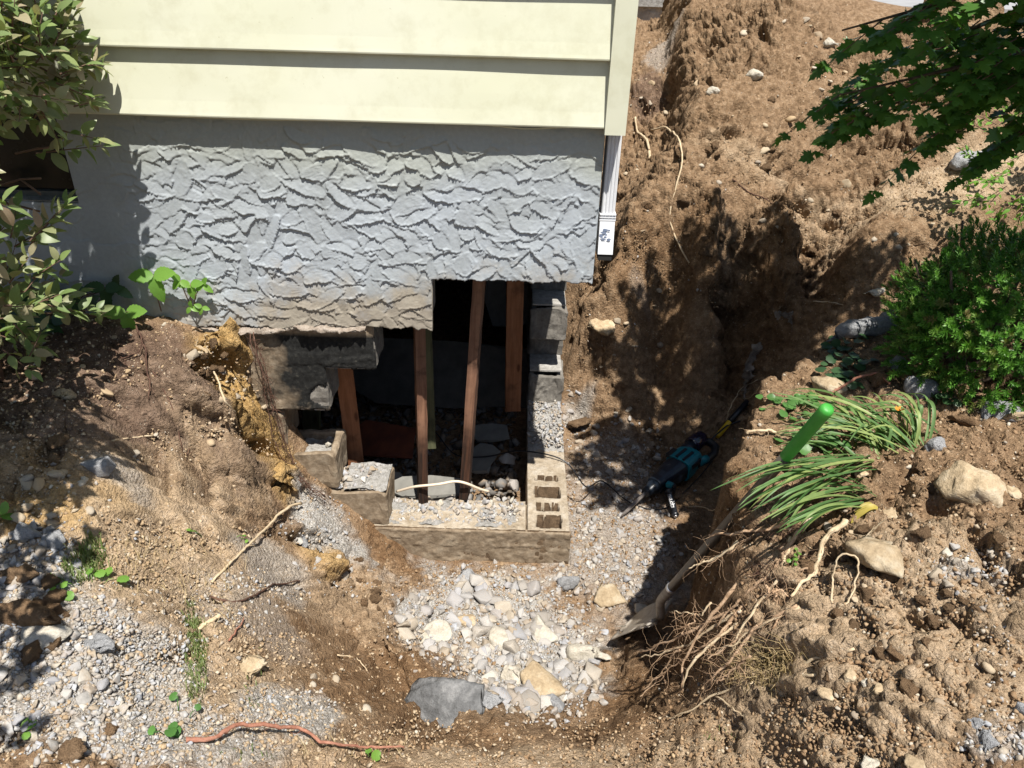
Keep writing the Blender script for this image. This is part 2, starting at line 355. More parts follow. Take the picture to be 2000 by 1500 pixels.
# steep faces: relief works along the slope as well
gz0 = GZ[fine]*.8
u = gx+.3*gz0; v = gy+gz0
rough_ = .55+1.15*mpile[fine]+.85*mright[fine]-.38*np.maximum(mg[fine]*(1-mright[fine]), .0)-.2*mp[fine]*(1-mright[fine])+.25*md[fine]+.9*mc[fine]+.2*(GX[fine] < -.3)
def clods(s, seed, sharp=.5):
    """broken lumps: flat-topped with steep torn flanks, mixed with round ones"""
    wu = u*s+.55*fbm(u*s*.9, v*s*.9, seed+3, 3); wv = v*s+.55*fbm(u*s*.9, v*s*.9, seed+4, 3)
    f1, f2, c = worley(wu, wv, seed); e = f2-f1
    plate = sst(e/.16)*(.15+.85*c)+.35*(wu-np.floor(wu)-.5)*c
    dome = (1-np.clip(f1*1.25, 0, 1)**2)*(.3+.7*c)
    return sharp*plate+(1-sharp)*dome-.40
k_soft = 1-.55*np.maximum(mg, mp*.5)[fine]*(1-mright[fine])
k_big = k_soft*(.55+.42*mright[fine]+.62*mpile[fine]+1.1*mc[fine]+.45*(gx < -.3))
patchy = .45+.9*sst(fbm(gx*2.2, gy*2.2, 50, 2)*1.6+.5)                     # some stretches lumpy, others smeared flat by boots and bucket
fr = .018*fbm(u*3.1, v*3.1, 21, 3)
hole = np.clip(fbm(u*7, v*7, 22, 4), -1, 1)
fr += k_big*(.022*hole-.036*sst((-hole-.24)/.16))*patchy
fr += k_big*patchy*.034*clods(6.5, 30, .6)
fr += k_big*patchy*.026*clods(13, 31, .6)
fr += (k_big*.8+.12)*patchy*.019*clods(27, 32, .5)
fr += (k_big*.6+.25)*.012*clods(54, 33, .3)
fr += k_big*.012*np.abs(fbm(u*18, v*18, 35, 4))
fr += .004*fbm(u*64, v*64, 34, 2)
inn = inside[fine]; fr = np.where(inn, fr*.4, fr)
# calmer close to the wall so that the soil does not climb over it
nearw = np.exp(-np.clip(np.abs(gy+.02), 0, 9)/.07)*(gx < .34); fr = fr*(1-.8*nearw)
nearw2 = np.exp(-np.clip(gx-.295, 0, 9)/.05)*(gy > 0)*(gy < 3); fr = fr*(1-.7*nearw2)
FR = np.zeros_like(GZ); FR[fine] = fr
dzy, dzx = np.gradient(GZ, YS, XS); dzx = np.clip(dzx, -3, 3); dzy = np.clip(dzy, -3, 3)
dzx[(GY > .0) & (GY < .25) & (GX < .15)] = 0; dzy[(GY > -.05) & (GY < .25) & (GX < .3)] = 0; dzx[(np.abs(GX-.20) < .2) & (GY > -.05) & (GY < 3)] = 0
nl = np.sqrt(1+dzx**2+dzy**2); GZ += FR/nl; SHX = -FR*dzx/nl; SHY = -FR*dzy/nl
BASE_GZ = GZ
ny, nx = GX.shape
V = np.stack([GX+SHX, GY+SHY, GZ], -1).reshape(-1, 3)
# push steep cells sideways a little for overhangs and torn faces
idx = np.arange(ny*nx).reshape(ny, nx)
F = np.stack([idx[:-1, :-1], idx[:-1, 1:], idx[1:, 1:], idx[1:, :-1]], -1).reshape(-1, 4)
me = np_mesh('ground', V, F)
for nm, arr in (('zone_a', (mg, mc, md)), ('zone_b', (mh, mp, mpile))):
    at = me.color_attributes.new(nm, 'FLOAT_COLOR', 'POINT')
    q = np.ones((ny*nx, 4), np.float32); q[:, 0] = arr[0].ravel(); q[:, 1] = arr[1].ravel(); q[:, 2] = arr[2].ravel()
    at.data.foreach_set('color', q.ravel())
def ground_mat():
    m, nt, N, L, P = new_mat('soil')
    geo = N.new('ShaderNodeNewGeometry'); pos = geo.outputs['Position']
    za = N.new('ShaderNodeAttribute'); za.attribute_name = 'zone_a'; zb = N.new('ShaderNodeAttribute'); zb.attribute_name = 'zone_b'
    sa = N.new('ShaderNodeSeparateColor'); L.new(za.outputs['Color'], sa.inputs[0]); sb = N.new('ShaderNodeSeparateColor'); L.new(zb.outputs['Color'], sb.inputs[0])
    nL = noise(N, L, pos, 4, 6, .6); nM = noise(N, L, pos, 26, 6, .65); nF = noise(N, L, pos, 150, 5, .7); nV = noise(N, L, pos, 520, 3, .6)
    col = ramp(N, L, nM, [(.3, (.13, .082, .047)), (.5, (.235, .155, .092)), (.72, (.34, .24, .152))])
    pale = ramp(N, L, nM, [(.3, (.29, .21, .13)), (.55, (.42, .315, .21)), (.75, (.50, .40, .295))])
    col = mixc(N, L, sb.outputs[1], col, pale)
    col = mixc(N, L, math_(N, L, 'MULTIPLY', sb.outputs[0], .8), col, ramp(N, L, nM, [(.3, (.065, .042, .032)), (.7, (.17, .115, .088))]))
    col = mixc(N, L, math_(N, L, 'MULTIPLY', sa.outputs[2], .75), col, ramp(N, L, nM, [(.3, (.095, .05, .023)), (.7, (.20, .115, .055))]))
    col = mixc(N, L, math_(N, L, 'MULTIPLY', sa.outputs[1], .9), col, ramp(N, L, nM, [(.3, (.33, .20, .07)), (.7, (.50, .34, .15))]))
    grey = ramp(N, L, nF, [(.32, (.23, .205, .17)), (.5, (.35, .33, .30)), (.65, (.47, .46, .45))])
    gf = math_(N, L, 'MULTIPLY', sa.outputs[0], math_(N, L, 'MULTIPLY', math_(N, L, 'SUBTRACT', math_(N, L, 'ADD', nF, nM), .62), 3.2, True), True)
    col = mixc(N, L, gf, col, grey)
    # pale mineral crumbs everywhere
    vo = N.new('ShaderNodeTexVoronoi'); vo.inputs['Scale'].default_value = 95; L.new(pos, vo.inputs['Vector'])
    sp = math_(N, L, 'MULTIPLY', math_(N, L, 'LESS_THAN', vo.outputs['Distance'], .20), math_(N, L, 'GREATER_THAN', nM, .50))
    sv = N.new('ShaderNodeSeparateColor'); L.new(vo.outputs['Color'], sv.inputs[0])
    sp = math_(N, L, 'MULTIPLY', sp, math_(N, L, 'GREATER_THAN', sv.outputs[0], .62))
    col = mixc(N, L, math_(N, L, 'MULTIPLY', sp, .8), col, (.46, .40, .31))
    col = mixc(N, L, .75, col, ramp(N, L, nF, [(.28, (.62, .60, .58)), (.5, (1., 1., 1.)), (.75, (1.28, 1.26, 1.22))]), 'MULTIPLY')
    L.new(col, P.inputs['Base Color']); P.inputs['Roughness'].default_value = 1.; P.inputs['Specular IOR Level'].default_value = .1
    v2 = N.new('ShaderNodeTexVoronoi'); v2.inputs['Scale'].default_value = 75; L.new(pos, v2.inputs['Vector']); v3 = N.new('ShaderNodeTexVoronoi'); v3.inputs['Scale'].default_value = 190; L.new(pos, v3.inputs['Vector'])
    vh = math_(N, L, 'ADD', v2.outputs['Distance'], math_(N, L, 'MULTIPLY', v3.outputs['Distance'], .5)); vh = math_(N, L, 'MULTIPLY', vh, -1.)
    b = bump(N, L, None, vh, .9, .009); b = bump(N, L, None, nM, .5, .012, b); b = bump(N, L, None, nF, .8, .006, b); bump(N, L, P, nV, .7, .002, b)
    return m
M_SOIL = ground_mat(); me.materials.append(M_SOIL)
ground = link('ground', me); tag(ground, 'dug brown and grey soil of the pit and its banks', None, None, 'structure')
if 'category' in ground: del ground['category']
# ------------------------------------------------------------------ the house corner
M_SIDING, nt_, N_, L_, P_ = new_mat('cream_siding')
g_ = N_.new('ShaderNodeNewGeometry').outputs['Position']; n_ = noise(N_, L_, g_, 1.6, 4); n2_ = noise(N_, L_, g_, 45, 5, .7); n3_ = noise(N_, L_, g_, 9, 6, .7)
c_ = ramp(N_, L_, n_, [(.3, (.54, .545, .405)), (.7, (.58, .585, .475))])
c_ = mixc(N_, L_, 1, c_, ramp(N_, L_, n2_, [(.24, (.62, .56, .44)), (.31, (1, 1, 1)), (1, (1, 1, 1))]), 'MULTIPLY')
c_ = mixc(N_, L_, .6, c_, ramp(N_, L_, n3_, [(.3, (.82, .80, .74)), (.52, (1, 1, 1))]), 'MULTIPLY')
L_.new(c_, P_.inputs['Base Color']); P_.inputs['Roughness'].default_value = .48; P_.inputs['Specular IOR Level'].default_value = .4
bump(N_, L_, P_, noise(N_, L_, g_, 3.5, 2), .25, .02)
M_WHITE = plain('white_aluminium', (.62, .63, .65), .38, 0, .5, .10, 8)
M_LABEL = plain('faded_sticker_print', (.17, .21, .30), .6)
M_BLACK = plain('black_plastic', (.012, .013, .016), .35, 0, .5)
M_SHADE_BLACK = plain('painted_inside_shade', (.012, .012, .012), .9)  # near-black: the shade of hollow insides is put into the colour
M_CONC = rock_mat('concrete_block', (.20, .19, .175), (.30, .29, .27), (.40, .39, .37), 30, bs=.7, bd=.004, rnd=.12)
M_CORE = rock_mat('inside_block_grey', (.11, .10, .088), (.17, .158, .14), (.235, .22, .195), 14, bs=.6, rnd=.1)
def tarred(name, tar):
    m, nt, N, L, P = new_mat(name)
    pos = N.new('ShaderNodeNewGeometry').outputs['Position']
    nA = noise(N, L, pos, 7, 5, .6); nB = noise(N, L, pos, 60, 5, .7); nC = noise(N, L, pos, 22, 6, .7)
    tan = ramp(N, L, nC, [(.3, (.135, .10, .066)), (.5, (.22, .17, .118)), (.72, (.33, .275, .205))])
    sx = N.new('ShaderNodeSeparateXYZ'); L.new(pos, sx.inputs[0])
    if tar:
        # tar coat fades out to the left and along the top where the soil lay
        f = math_(N, L, 'ADD', math_(N, L, 'MULTIPLY', math_(N, L, 'ADD', sx.outputs[0], 1.02), 6.), math_(N, L, 'MULTIPLY', math_(N, L, 'SUBTRACT', nA, .5), 3.))
        f2 = math_(N, L, 'MULTIPLY', math_(N, L, 'SUBTRACT', -.065, sx.outputs[2]), 40, True)
        f = math_(N, L, 'MULTIPLY', math_(N, L, 'MINIMUM', f, f2, True), .97, True)
        f3 = math_(N, L, 'MULTIPLY', math_(N, L, 'SUBTRACT', math_(N, L, 'ADD', math_(N, L, 'MULTIPLY', sx.outputs[2], 2.6), 1.62), math_(N, L, 'MULTIPLY', nC, .6)), 3, True)
        f = math_(N, L, 'MULTIPLY', math_(N, L, 'MULTIPLY', f, f3, True), 1.35, True)
        tarc = ramp(N, L, nB, [(.3, (.010, .010, .010)), (.60, (.022, .022, .021)), (.80, (.08, .075, .06))])
        tan = mixc(N, L, f, tan, tarc)
    tan = mixc(N, L, .6, tan, ramp(N, L, nB, [(.3, (.7,)*3), (.6, (1.,)*3), (.75, (1.5,)*3)]), 'MULTIPLY')
    L.new(tan, P.inputs['Base Color']); P.inputs['Roughness'].default_value = .95; P.inputs['Specular IOR Level'].default_value = .15
    b = bump(N, L, None, nC, .6, .006); bump(N, L, P, nB, .8, .003, b)
    return m
M_TAR = tarred('tar_coated_block', True); M_PARGE = tarred('dirt_stained_parging', False)
def wood(name, c1, c2, rot=.0):
    m, nt, N, L, P = new_mat(name)
    tc = N.new('ShaderNodeTexCoord').outputs['Object']; mp_ = N.new('ShaderNodeMapping'); mp_.inputs['Scale'].default_value = (30, 30, 2.2); L.new(tc, mp_.inputs[0])
    n = noise(N, L, mp_.outputs[0], 1.5, 6, .65, .6); n2 = noise(N, L, tc, 9, 5, .6)
    col = ramp(N, L, n, [(.3, c1), (.65, c2)])
    dk = ramp(N, L, n2, [(.34, (.25, .23, .22)), (.46, (.85, .82, .8)), (.62, (1.1, 1.05, 1.))]); col = mixc(N, L, .6+rot*.3, col, dk, 'MULTIPLY')
    if rot:
        sx = N.new('ShaderNodeSeparateXYZ'); L.new(tc, sx.inputs[0])
        f = math_(N, L, 'MULTIPLY', math_(N, L, 'SUBTRACT', math_(N, L, 'ADD', .30, math_(N, L, 'MULTIPLY', n2, .35)), sx.outputs[2]), 6, True)
        col = mixc(N, L, math_(N, L, 'MULTIPLY', f, .95), col, ramp(N, L, n, [(.40, (.008, .006, .005)), (.72, (.085, .036, .02))]))
    mk = N.new('ShaderNodeMapping'); mk.inputs['Scale'].default_value = (14, 14, 5); L.new(tc, mk.inputs[0]); vk = N.new('ShaderNodeTexVoronoi'); vk.inputs['Scale'].default_value = .8; L.new(mk.outputs[0], vk.inputs['Vector'])
    col = mixc(N, L, .8, col, ramp(N, L, vk.outputs['Distance'], [(.06, (.22, .16, .13)), (.13, (.9, .88, .85)), (.5, (1, 1, 1))]), 'MULTIPLY')
    L.new(col, P.inputs['Base Color']); P.inputs['Roughness'].default_value = .8; P.inputs['Specular IOR Level'].default_value = .25
    bump(N, L, P, n, .6, .004); return m
M_WOOD = wood('reddish_lumber', (.11, .055, .036), (.25, .14, .09), 1.); M_WOODG = wood('green_treated_lumber', (.06, .065, .035), (.11, .115, .065)); M_WOOD2 = wood('orange_lumber', (.19, .075, .032), (.33, .15, .075))
M_STUCCO, nt_, N_, L_, P_ = new_mat('blue_grey_trowelled_stucco')
g_ = N_.new('ShaderNodeNewGeometry').outputs['Position']; nA_ = noise(N_, L_, g_, 3.2, 6, .62); nB_ = noise(N_, L_, g_, 60, 6, .7); nC_ = noise(N_, L_, g_, 14, 5, .65); nD_ = noise(N_, L_, g_, 260, 3, .7)
sx_ = N_.new('ShaderNodeSeparateXYZ'); L_.new(g_, sx_.inputs[0])
c_ = ramp(N_, L_, nA_, [(.32, (.30, .325, .335)), (.5, (.335, .365, .39)), (.68, (.35, .385, .425))])
# soil-stained towards the bottom, greener towards the top
st_ = N_.new('ShaderNodeAttribute'); st_.attribute_name = 'stain'
ss_ = N_.new('ShaderNodeSeparateColor'); L_.new(st_.outputs['Color'], ss_.inputs[0])
d_ = math_(N_, L_, 'MULTIPLY', math_(N_, L_, 'SUBTRACT', math_(N_, L_, 'ADD', ss_.outputs[0], math_(N_, L_, 'MULTIPLY', math_(N_, L_, 'ADD', nA_, nC_), .9)), 1.22), 2.4, True)
c_ = mixc(N_, L_, math_(N_, L_, 'MULTIPLY', d_, .85), c_, ramp(N_, L_, nC_, [(.3, (.20, .16, .115)), (.7, (.33, .285, .215))]))
c_ = mixc(N_, L_, ss_.outputs[1], c_, (.30, .315, .265))
c_ = mixc(N_, L_, math_(N_, L_, 'MULTIPLY', ss_.outputs[2], .55), c_, (.40, .41, .40))
c_ = mixc(N_, L_, .45, c_, ramp(N_, L_, nB_, [(.3, (.78,)*3), (.6, (1.,)*3), (.72, (1.15,)*3)]), 'MULTIPLY')
L_.new(c_, P_.inputs['Base Color']); P_.inputs['Roughness'].default_value = .75; P_.inputs['Specular IOR Level'].default_value = .3
b_ = bump(N_, L_, None, nB_, .35, .003); bump(N_, L_, P_, nD_, .35, .001, b_)

ZC = [-1.04+.203*k for k in range(0, 10)]            # course tops
XC = .288                                             # outer corner
house = thing('house', 'cream lap sided house corner with a hole broken through its grey block foundation', 'house', (0, 0, 0))

# --- stucco coat with trowel strokes
SX0, SX1, SZ0, SZ1 = -2.30, XC, -.26, .84
ST = .0036
sxn = int((SX1-SX0)/ST)+1; szn = int((SZ1-SZ0)/ST)+1
sxs = np.linspace(SX0, SX1, sxn); szs = np.linspace(SZ0, SZ1, szn); SXX, SZZ = np.meshgrid(sxs, szs)
H = .0015*fbm(SXX*8, SZZ*8, 70, 3)
rs = np.random.default_rng(5)
n_str = 1900
for k in range(n_str):
    cx = rs.uniform(SX0, SX1+.02); cz = rs.uniform(SZ0, .70)
    if cx < -1.45 and rs.random() < .45: continue
    a = rs.normal(.0, .62) + (.35 if rs.random() < .35 else -.25); L1 = rs.uniform(.030, .080); L2 = rs.uniform(.017, .036)
    R_ = L1*1.4; i0, i1 = np.searchsorted(sxs, [cx-R_, cx+R_]); j0, j1 = np.searchsorted(szs, [cz-R_, cz+R_])
    if i1-i0 < 3 or j1-j0 < 3: continue
    X = SXX[j0:j1, i0:i1]-cx; Z = SZZ[j0:j1, i0:i1]-cz
    uu = (X*math.cos(a)+Z*math.sin(a))/L1; vv = (-X*math.sin(a)+Z*math.cos(a))/L2
    vv = vv+.5*uu*uu*(1 if rs.random() < .75 else -1)*rs.uniform(.3, 1.2)                 # curved, fan-like strokes
    nn = .20*fbm(SXX[j0:j1, i0:i1]*34, SZZ[j0:j1, i0:i1]*34, 80+k, 3)+.07*fbm(SXX[j0:j1, i0:i1]*140, SZZ[j0:j1, i0:i1]*140, 81+k, 2)
    q = np.sqrt(uu*uu+vv*vv)+nn
    h0 = float(np.mean(H[j0:j1, i0:i1][q < 1])) if (q < 1).any() else 0
    drag = .0007*np.sin(vv*26+3*fbm(uu*3, vv*3, 85+k, 2))*(fbm(uu*2, vv*2, 86+k, 2) > .1)
    plane = h0*.5 + rs.uniform(.0008, .0032) + .0045*np.clip(-vv, -.8, 1.2)*rs.uniform(.1, 1.2) + .0028*uu*rs.uniform(-1, 1) + drag
    inside_ = sst((1-q)/.06)
    lip = np.exp(-((q-.95)/.05)**2)*np.clip(.45-.8*vv, 0, 1)*rs.uniform(.002, .0055)
    H[j0:j1, i0:i1] = H[j0:j1, i0:i1]*(1-inside_)+plane*inside_+lip
H = np.clip(H, -.004, .021)*(.62+.38*sst(.5+fbm(SXX*3, SZZ*3, 69, 2)))
Hn = H+.0007*fbm(SXX*90, SZZ*90, 77, 3)+.0016*np.clip(fbm(SXX*60, SZZ*60, 78, 3), 0, 1)*(fbm(SXX*7, SZZ*7, 79, 3) > .08)
smooth_top = sst((SZZ-.67+.05*fbm(SXX*5, SZZ*2, 71, 2))/.06)                          # plainer band tucked under the siding
smooth_left = sst((-1.34-SXX+.05*fbm(SXX*3, SZZ*6, 72, 2))/.10)                       # plainer patch below the window
cr = np.abs(fbm(SXX*7, SZZ*7, 73, 4)); crack = np.exp(-(cr/.012)**2)*(fbm(SXX*2.5, SZZ*2.5, 74, 2) > -.05)
Hs = .004*fbm(SXX*9, SZZ*9, 75, 4)+.003*(fbm(SXX*5, SZZ*5, 76, 3) > .03)-.004*crack
sm = np.maximum(smooth_top, smooth_left*.85); Hn = Hn*(1-sm)+Hs*sm+.002
# lower edge of the coat
def zbot(x):
    z = np.full(x.shape, -.50)
    z = np.where(x > -1.30, -.03+.012*fbm(x*9, x*0, 90, 3)+.007*fbm(x*60, x*0, 92, 2)-.02*sst((-.62-x)/.5), z)
    z = np.where(x > XC-.203*3+.012, .176+.008*fbm(x*11, x*0, 91, 3)+.005*fbm(x*70, x*0, 93, 2), z)
    return z
zb = zbot(SXX); zsm = -.03+.19*sst((SXX+.55)/.5)
thick = .014
yy = -thick-Hn
below = SZZ < zb; zz = np.where(below, zb, SZZ); yy = np.where(below, .004, yy)
edge_r = SXX > SX1-ST*.6; yy = np.where(edge_r, .0, yy)
# crumbling rim: little lip at the bottom
rim = np.exp(-np.clip(SZZ-zb, 0, 9)/.008)*(~below); yy = yy-.004*rim*(fbm(SXX*30, SZZ*30, 94, 2))
Vs = np.stack([SXX, yy, zz], -1).reshape(-1, 3); ids = np.arange(szn*sxn).reshape(szn, sxn)
Fq = np.stack([ids[:-1, :-1], ids[:-1, 1:], ids[1:, 1:], ids[1:, :-1]], -1)
keep = ~(below[:-1, :-1] & below[1:, :-1] & below[1:, 1:] & below[:-1, 1:])
WX1 = -1.548; WZ0 = .425; WZ1 = .78                    # window opening: right jamb leans with the wall only in the picture
cxm = .5*(SXX[:-1, :-1]+SXX[1:, 1:]); czm = .5*(SZZ[:-1, :-1]+SZZ[1:, 1:])
keep &= ~((cxm < WX1) & (czm > WZ0) & (czm < WZ1))
me = np_mesh('stucco_coat', Vs, Fq[keep].reshape(-1, 4))
at = me.color_attributes.new('stain', 'FLOAT_COLOR', 'POINT')
q = np.ones((szn*sxn, 4), np.float32)
q[:, 0] = ((1-.65*sst((SXX+.40)/.25))*np.clip(1-(SZZ-zsm)/.32, 0, 1.1)).ravel()*(.55+.45*sst((SXX+1.2)/.5)).ravel() + (.12*np.exp(-((SXX-.12)/.2)**2-((SZZ-.25)/.12)**2)).ravel()
q[:, 1] = (.65*sst((SZZ-.50+.1*fbm(SXX*3, SZZ*3, 95, 3))/.16)).ravel(); q[:, 2] = np.clip((Hn-.011)/.005, 0, 1).ravel()
at.data.foreach_set('color', q.ravel()); me.materials.append(M_STUCCO)
o = link('stucco_coat', me, house); o['label'] = 'blue grey stucco with curved trowel strokes, brown stained at its bottom edge'
# concrete behind the stucco coat (solid core, carries the coat) and the side wall above the hole
mb = MB()
mb.box((WX1+.002, .004, ZC[6]+.004), (XC-.004, .198, .84)); mb.box((-3.6, .004, ZC[5]-.2), (WX1, .198, WZ0-.002)); mb.box((-3.6, .09, WZ0-.001), (WX1+.001, .197, .84))
mb.box((WX1+.003, .004, ZC[5]+.012), (XC-.203*3, .198, ZC[6]-.002))
mb.build('upper_foundation_wall', M_CONC, house)
mb = MB()
mb.box((-3.6, -.016, -.5), (-2.302, .002, WZ0-.003)); mb.box((-3.6, -.016, WZ1), (-2.302, .002, .84)); mb.build('stucco_panel', M_STUCCO, house)
# cut out the window pocket
win_o = house.children
# --- hollow blocks
def block_mesh(name, L=.4045, W=.194, Hh=.194, mat=M_CONC, cores=2, seed=0, chip=.006):
    """two-core block standing on z=0, x from 0..L, y from 0..W, open top"""
    t = .032; r = random.Random(seed); V = []; F = []
    xs = [0, t]; cw = (L-t*(cores+1))/cores
    for k in range(cores): xs += [xs[-1]+cw, xs[-1]+cw+t]
    ysl = [0, t, W-t, W]; bev = .003
    nX, nY = len(xs), 4
    def solid(i, j): return not (i % 2 == 1 and j == 1)
    g = {}
    def v(i, j, k):
        if (i, j, k) not in g:
            g[(i, j, k)] = len(V); j_ = chip if k else chip*.3
            V.append((xs[i]+r.uniform(-1, 1)*j_*.5, ysl[j]+r.uniform(-1, 1)*j_*.5*(0 if False else 1), k*Hh+(r.uniform(-1.2, .2)*j_ if k else 0)))
        return g[(i, j, k)]
    for i in range(nX-1):
        for j in range(nY-1):
            if not solid(i, j): continue
            F.append((v(i, j, 1), v(i+1, j, 1), v(i+1, j+1, 1), v(i, j+1, 1))); F.append((v(i, j, 0), v(i, j+1, 0), v(i+1, j+1, 0), v(i+1, j, 0)))
            for di, dj, a, b in ((0, -1, (i, j), (i+1, j)), (1, 0, (i+1, j), (i+1, j+1)), (0, 1, (i+1, j+1), (i, j+1)), (-1, 0, (i, j+1), (i, j))):
                ii, jj = i+di, j+dj
                if 0 <= ii < nX-1 and 0 <= jj < nY-1 and solid(ii, jj): continue
                F.append((v(*a, 0), v(*b, 0), v(*b, 1), v(*a, 1)))
    me = np_mesh(name, V, F, False); me.materials.append(mat); return me
import bmesh
def rough_up(me, cuts=3, amp=.004, seed=0, freq=22, bev=.004):
    """bevel the arrises, subdivide and roughen a mesh"""
    bm = bmesh.new(); bm.from_mesh(me)
    if bev: bmesh.ops.bevel(bm, geom=list(bm.edges), offset=bev, segments=1, affect='EDGES', profile=.5)
    bmesh.ops.subdivide_edges(bm, edges=[e for e in bm.edges if e.calc_length() > .03], cuts=cuts, use_grid_fill=True)
    co = np.array([v.co[:] for v in bm.verts]); bm.normal_update(); no = np.array([v.normal[:] for v in bm.verts])
    d = amp*(fbm(co[:, 0]*freq+co[:, 1]*freq*.7, co[:, 2]*freq-co[:, 1]*freq, seed, 3))
    for v, dd, n in zip(bm.verts, d, no): v.co += Vector(n)*float(dd)
    bm.to_mesh(me); bm.free(); return me
def put_block(me, x, y, z, rotz=0, lab=None, name='concrete_block'):
    o = link(name, me, house, (x, y, z)); o.rotation_euler = (0, 0, rotz)
    if lab: o['label'] = lab
    return o
BM = [rough_up(block_mesh('block', mat=M_CONC, seed=s, chip=.010), 3, .003, s) for s in range(3)]
BP = [rough_up(block_mesh('block', mat=M_PARGE, seed=s+10, chip=.018), 5, .0075, s+5, 30, .007) for s in range(3)]
BT = [rough_up(block_mesh('block', mat=M_TAR, seed=s+20, chip=.004, L=.4058), 3, .002, s+9, 22, .0025) for s in range(2)]
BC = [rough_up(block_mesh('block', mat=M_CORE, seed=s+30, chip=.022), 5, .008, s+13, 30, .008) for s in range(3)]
BH = [rough_up(block_mesh('half_block', L=.194, mat=m_, cores=1, seed=s+40, chip=.012), 3, .004, s+17) for s, m_ in enumerate((M_PARGE, M_CONC, M_TAR))]
zc = lambda n: ZC[n]-.199
# bottom course, front: from the corner to the left
x = XC-.203-.406*0
for k in range(3):
    put_block(BP[k], XC-.203-.406*(k+1)+.004, .002, zc(0), 0, 'sawn-off bottom course block, dusty top with rubble in its cores' if k == 0 else None)
put_block(BP[1], XC-.203-.406*4, .002, zc(0))
# bottom course, side: runs back from the corner
for k in range(3):
    put_block(BP[k], XC-.004, .004+.406*k, zc(0)-(.20 if k < 2 else .0), math.pi/2, 'bottom block of the side wall with open cores' if k < 2 else None)
# steps on the left
for n, xr in ((1, XC-.203*4-.016), (2, XC-.203*5-.02), (3, XC-.203*6-.016), (4, XC-.203*5-.02), (5, XC-.203*4-.018)):
    for k in range(3):
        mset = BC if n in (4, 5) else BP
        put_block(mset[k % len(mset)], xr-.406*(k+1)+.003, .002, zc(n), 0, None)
# inner grey block seen from above beside the leaning stud
# side wall behind the hole: toothed end, then solid
for n in range(1, 6):
    y0 = 1.08 if n % 2 else 1.08+.203
    for k in range(4):
        if n % 2 == 0 and k == 0 and n != 6: put_block(BC[1] if n < 4 else BH[1], XC-.006+.0, y0-.203+.203*0, zc(n), math.pi/2) if False else None
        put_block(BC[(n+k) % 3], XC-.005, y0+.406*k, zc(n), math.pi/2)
mb = MB(); mb.box((XC-.199, .2, ZC[6]-.199+.203), (XC-.004, 8.6, .84)); mb.box((XC-.199, 2.7, -1.4), (XC-.004, 8.6, ZC[6]+.002)); mb.build('side_foundation_wall', M_CONC, house)
mb = MB(); mb.box((XC-.003, 1.0, ZC[4]), (XC+.011, 8.6, .84)); mb.build('side_stucco_coat', M_STUCCO, house)
def fill_mesh(x0, x1, y0, y1, z, amp, seed):
    xs = np.arange(x0, x1, .0075); ys = np.arange(y0, y1, .0075); X, Y = np.meshgrid(xs, ys); f1, f2, c = worley(X*55, Y*55, seed)
    Z = z+amp*fbm(X*14, Y*14, seed, 3)+.010*(1-f1)*c; n1, n2 = X.shape; i_ = np.arange(n1*n2).reshape(n1, n2)
    return np_mesh('rubble_fill', np.stack([X, Y, Z], -1).reshape(-1, 3), np.stack([i_[:-1, :-1], i_[:-1, 1:], i_[1:, 1:], i_[1:, :-1]], -1).reshape(-1, 4))
M_DUST = rock_mat('concrete_dust', (.24, .23, .21), (.36, .345, .32), (.46, .45, .44), 60, bs=.9, bd=.005, rnd=.1)
link('rubble_fill', fill_mesh(-1.0, XC-.23, .010, .185, ZC[0]-.001, .022, 301), house, None, M_DUST)['kind'] = 'stuff'
link('rubble_fill', fill_mesh(XC-.196, XC-.006, .60, 1.2, ZC[0]+.004, .022, 303), house, None, M_DUST)['kind'] = 'stuff'
link('rubble_fill', fill_mesh(XC-.203*6+.02, XC-.203*5-.03, .03, .17, ZC[2]-.05, .03, 305), house, None, M_DUST)['kind'] = 'stuff'
link('rubble_fill', fill_mesh(XC-.203*5+.0, XC-.203*4-.012, .006, .195, ZC[1]-.002, .016, 304), house, None, M_DUST)['kind'] = 'stuff'
# parging that still covers the block faces: stepped tar-coated plate at the left, dirt-stained one along the bottom
def face_plate(name, x0, x1, z0, z1, keep_fn, mat, seed, y=-.004, amp=.0035, step=.006):
    xs = np.arange(x0, x1+step, step); zs = np.arange(z0, z1+step, step); X, Z = np.meshgrid(xs, zs); e = .006*fbm(X*35, Z*35, seed, 3)
    ins = keep_fn(X+e, Z+.006*fbm(X*35, Z*35, seed+3, 3)); Y = y-amp*(fbm(X*9, Z*9, seed+1, 4)+.5*fbm(X*45, Z*45, seed+2, 3))-.003*(fbm(X*6, Z*16, seed+5, 3) > .25)
    Y = np.where(ins, Y, .004); n1, n2 = X.shape; i_ = np.arange(n1*n2).reshape(n1, n2); F = np.stack([i_[:-1, :-1], i_[:-1, 1:], i_[1:, 1:], i_[1:, :-1]], -1)
    k_ = ins[:-1, :-1] | ins[1:, :-1] | ins[1:, 1:] | ins[:-1, 1:]
    return link(name, np_mesh(name, np.stack([X, Y, Z], -1).reshape(-1, 3), F[k_].reshape(-1, 4)), house, None, mat)
xa_, xb_ = XC-.203*4-.016, XC-.203*5-.02
o = face_plate('parged_face', -1.35, xa_, ZC[3]+.002, ZC[5]+.004, lambda X, Z: (Z > ZC[3]+.006) & (Z < ZC[5]) & ((X < xb_-.003) | ((Z > ZC[4]+.004) & (X < xa_-.004))) & ~((((X-xb_+.02)/.05)**2+((Z-ZC[4]+.13)/.05)**2) < 1), M_TAR, 601)
o['label'] = 'black tar-coated parging in a stepped shape, tan at its left and top'
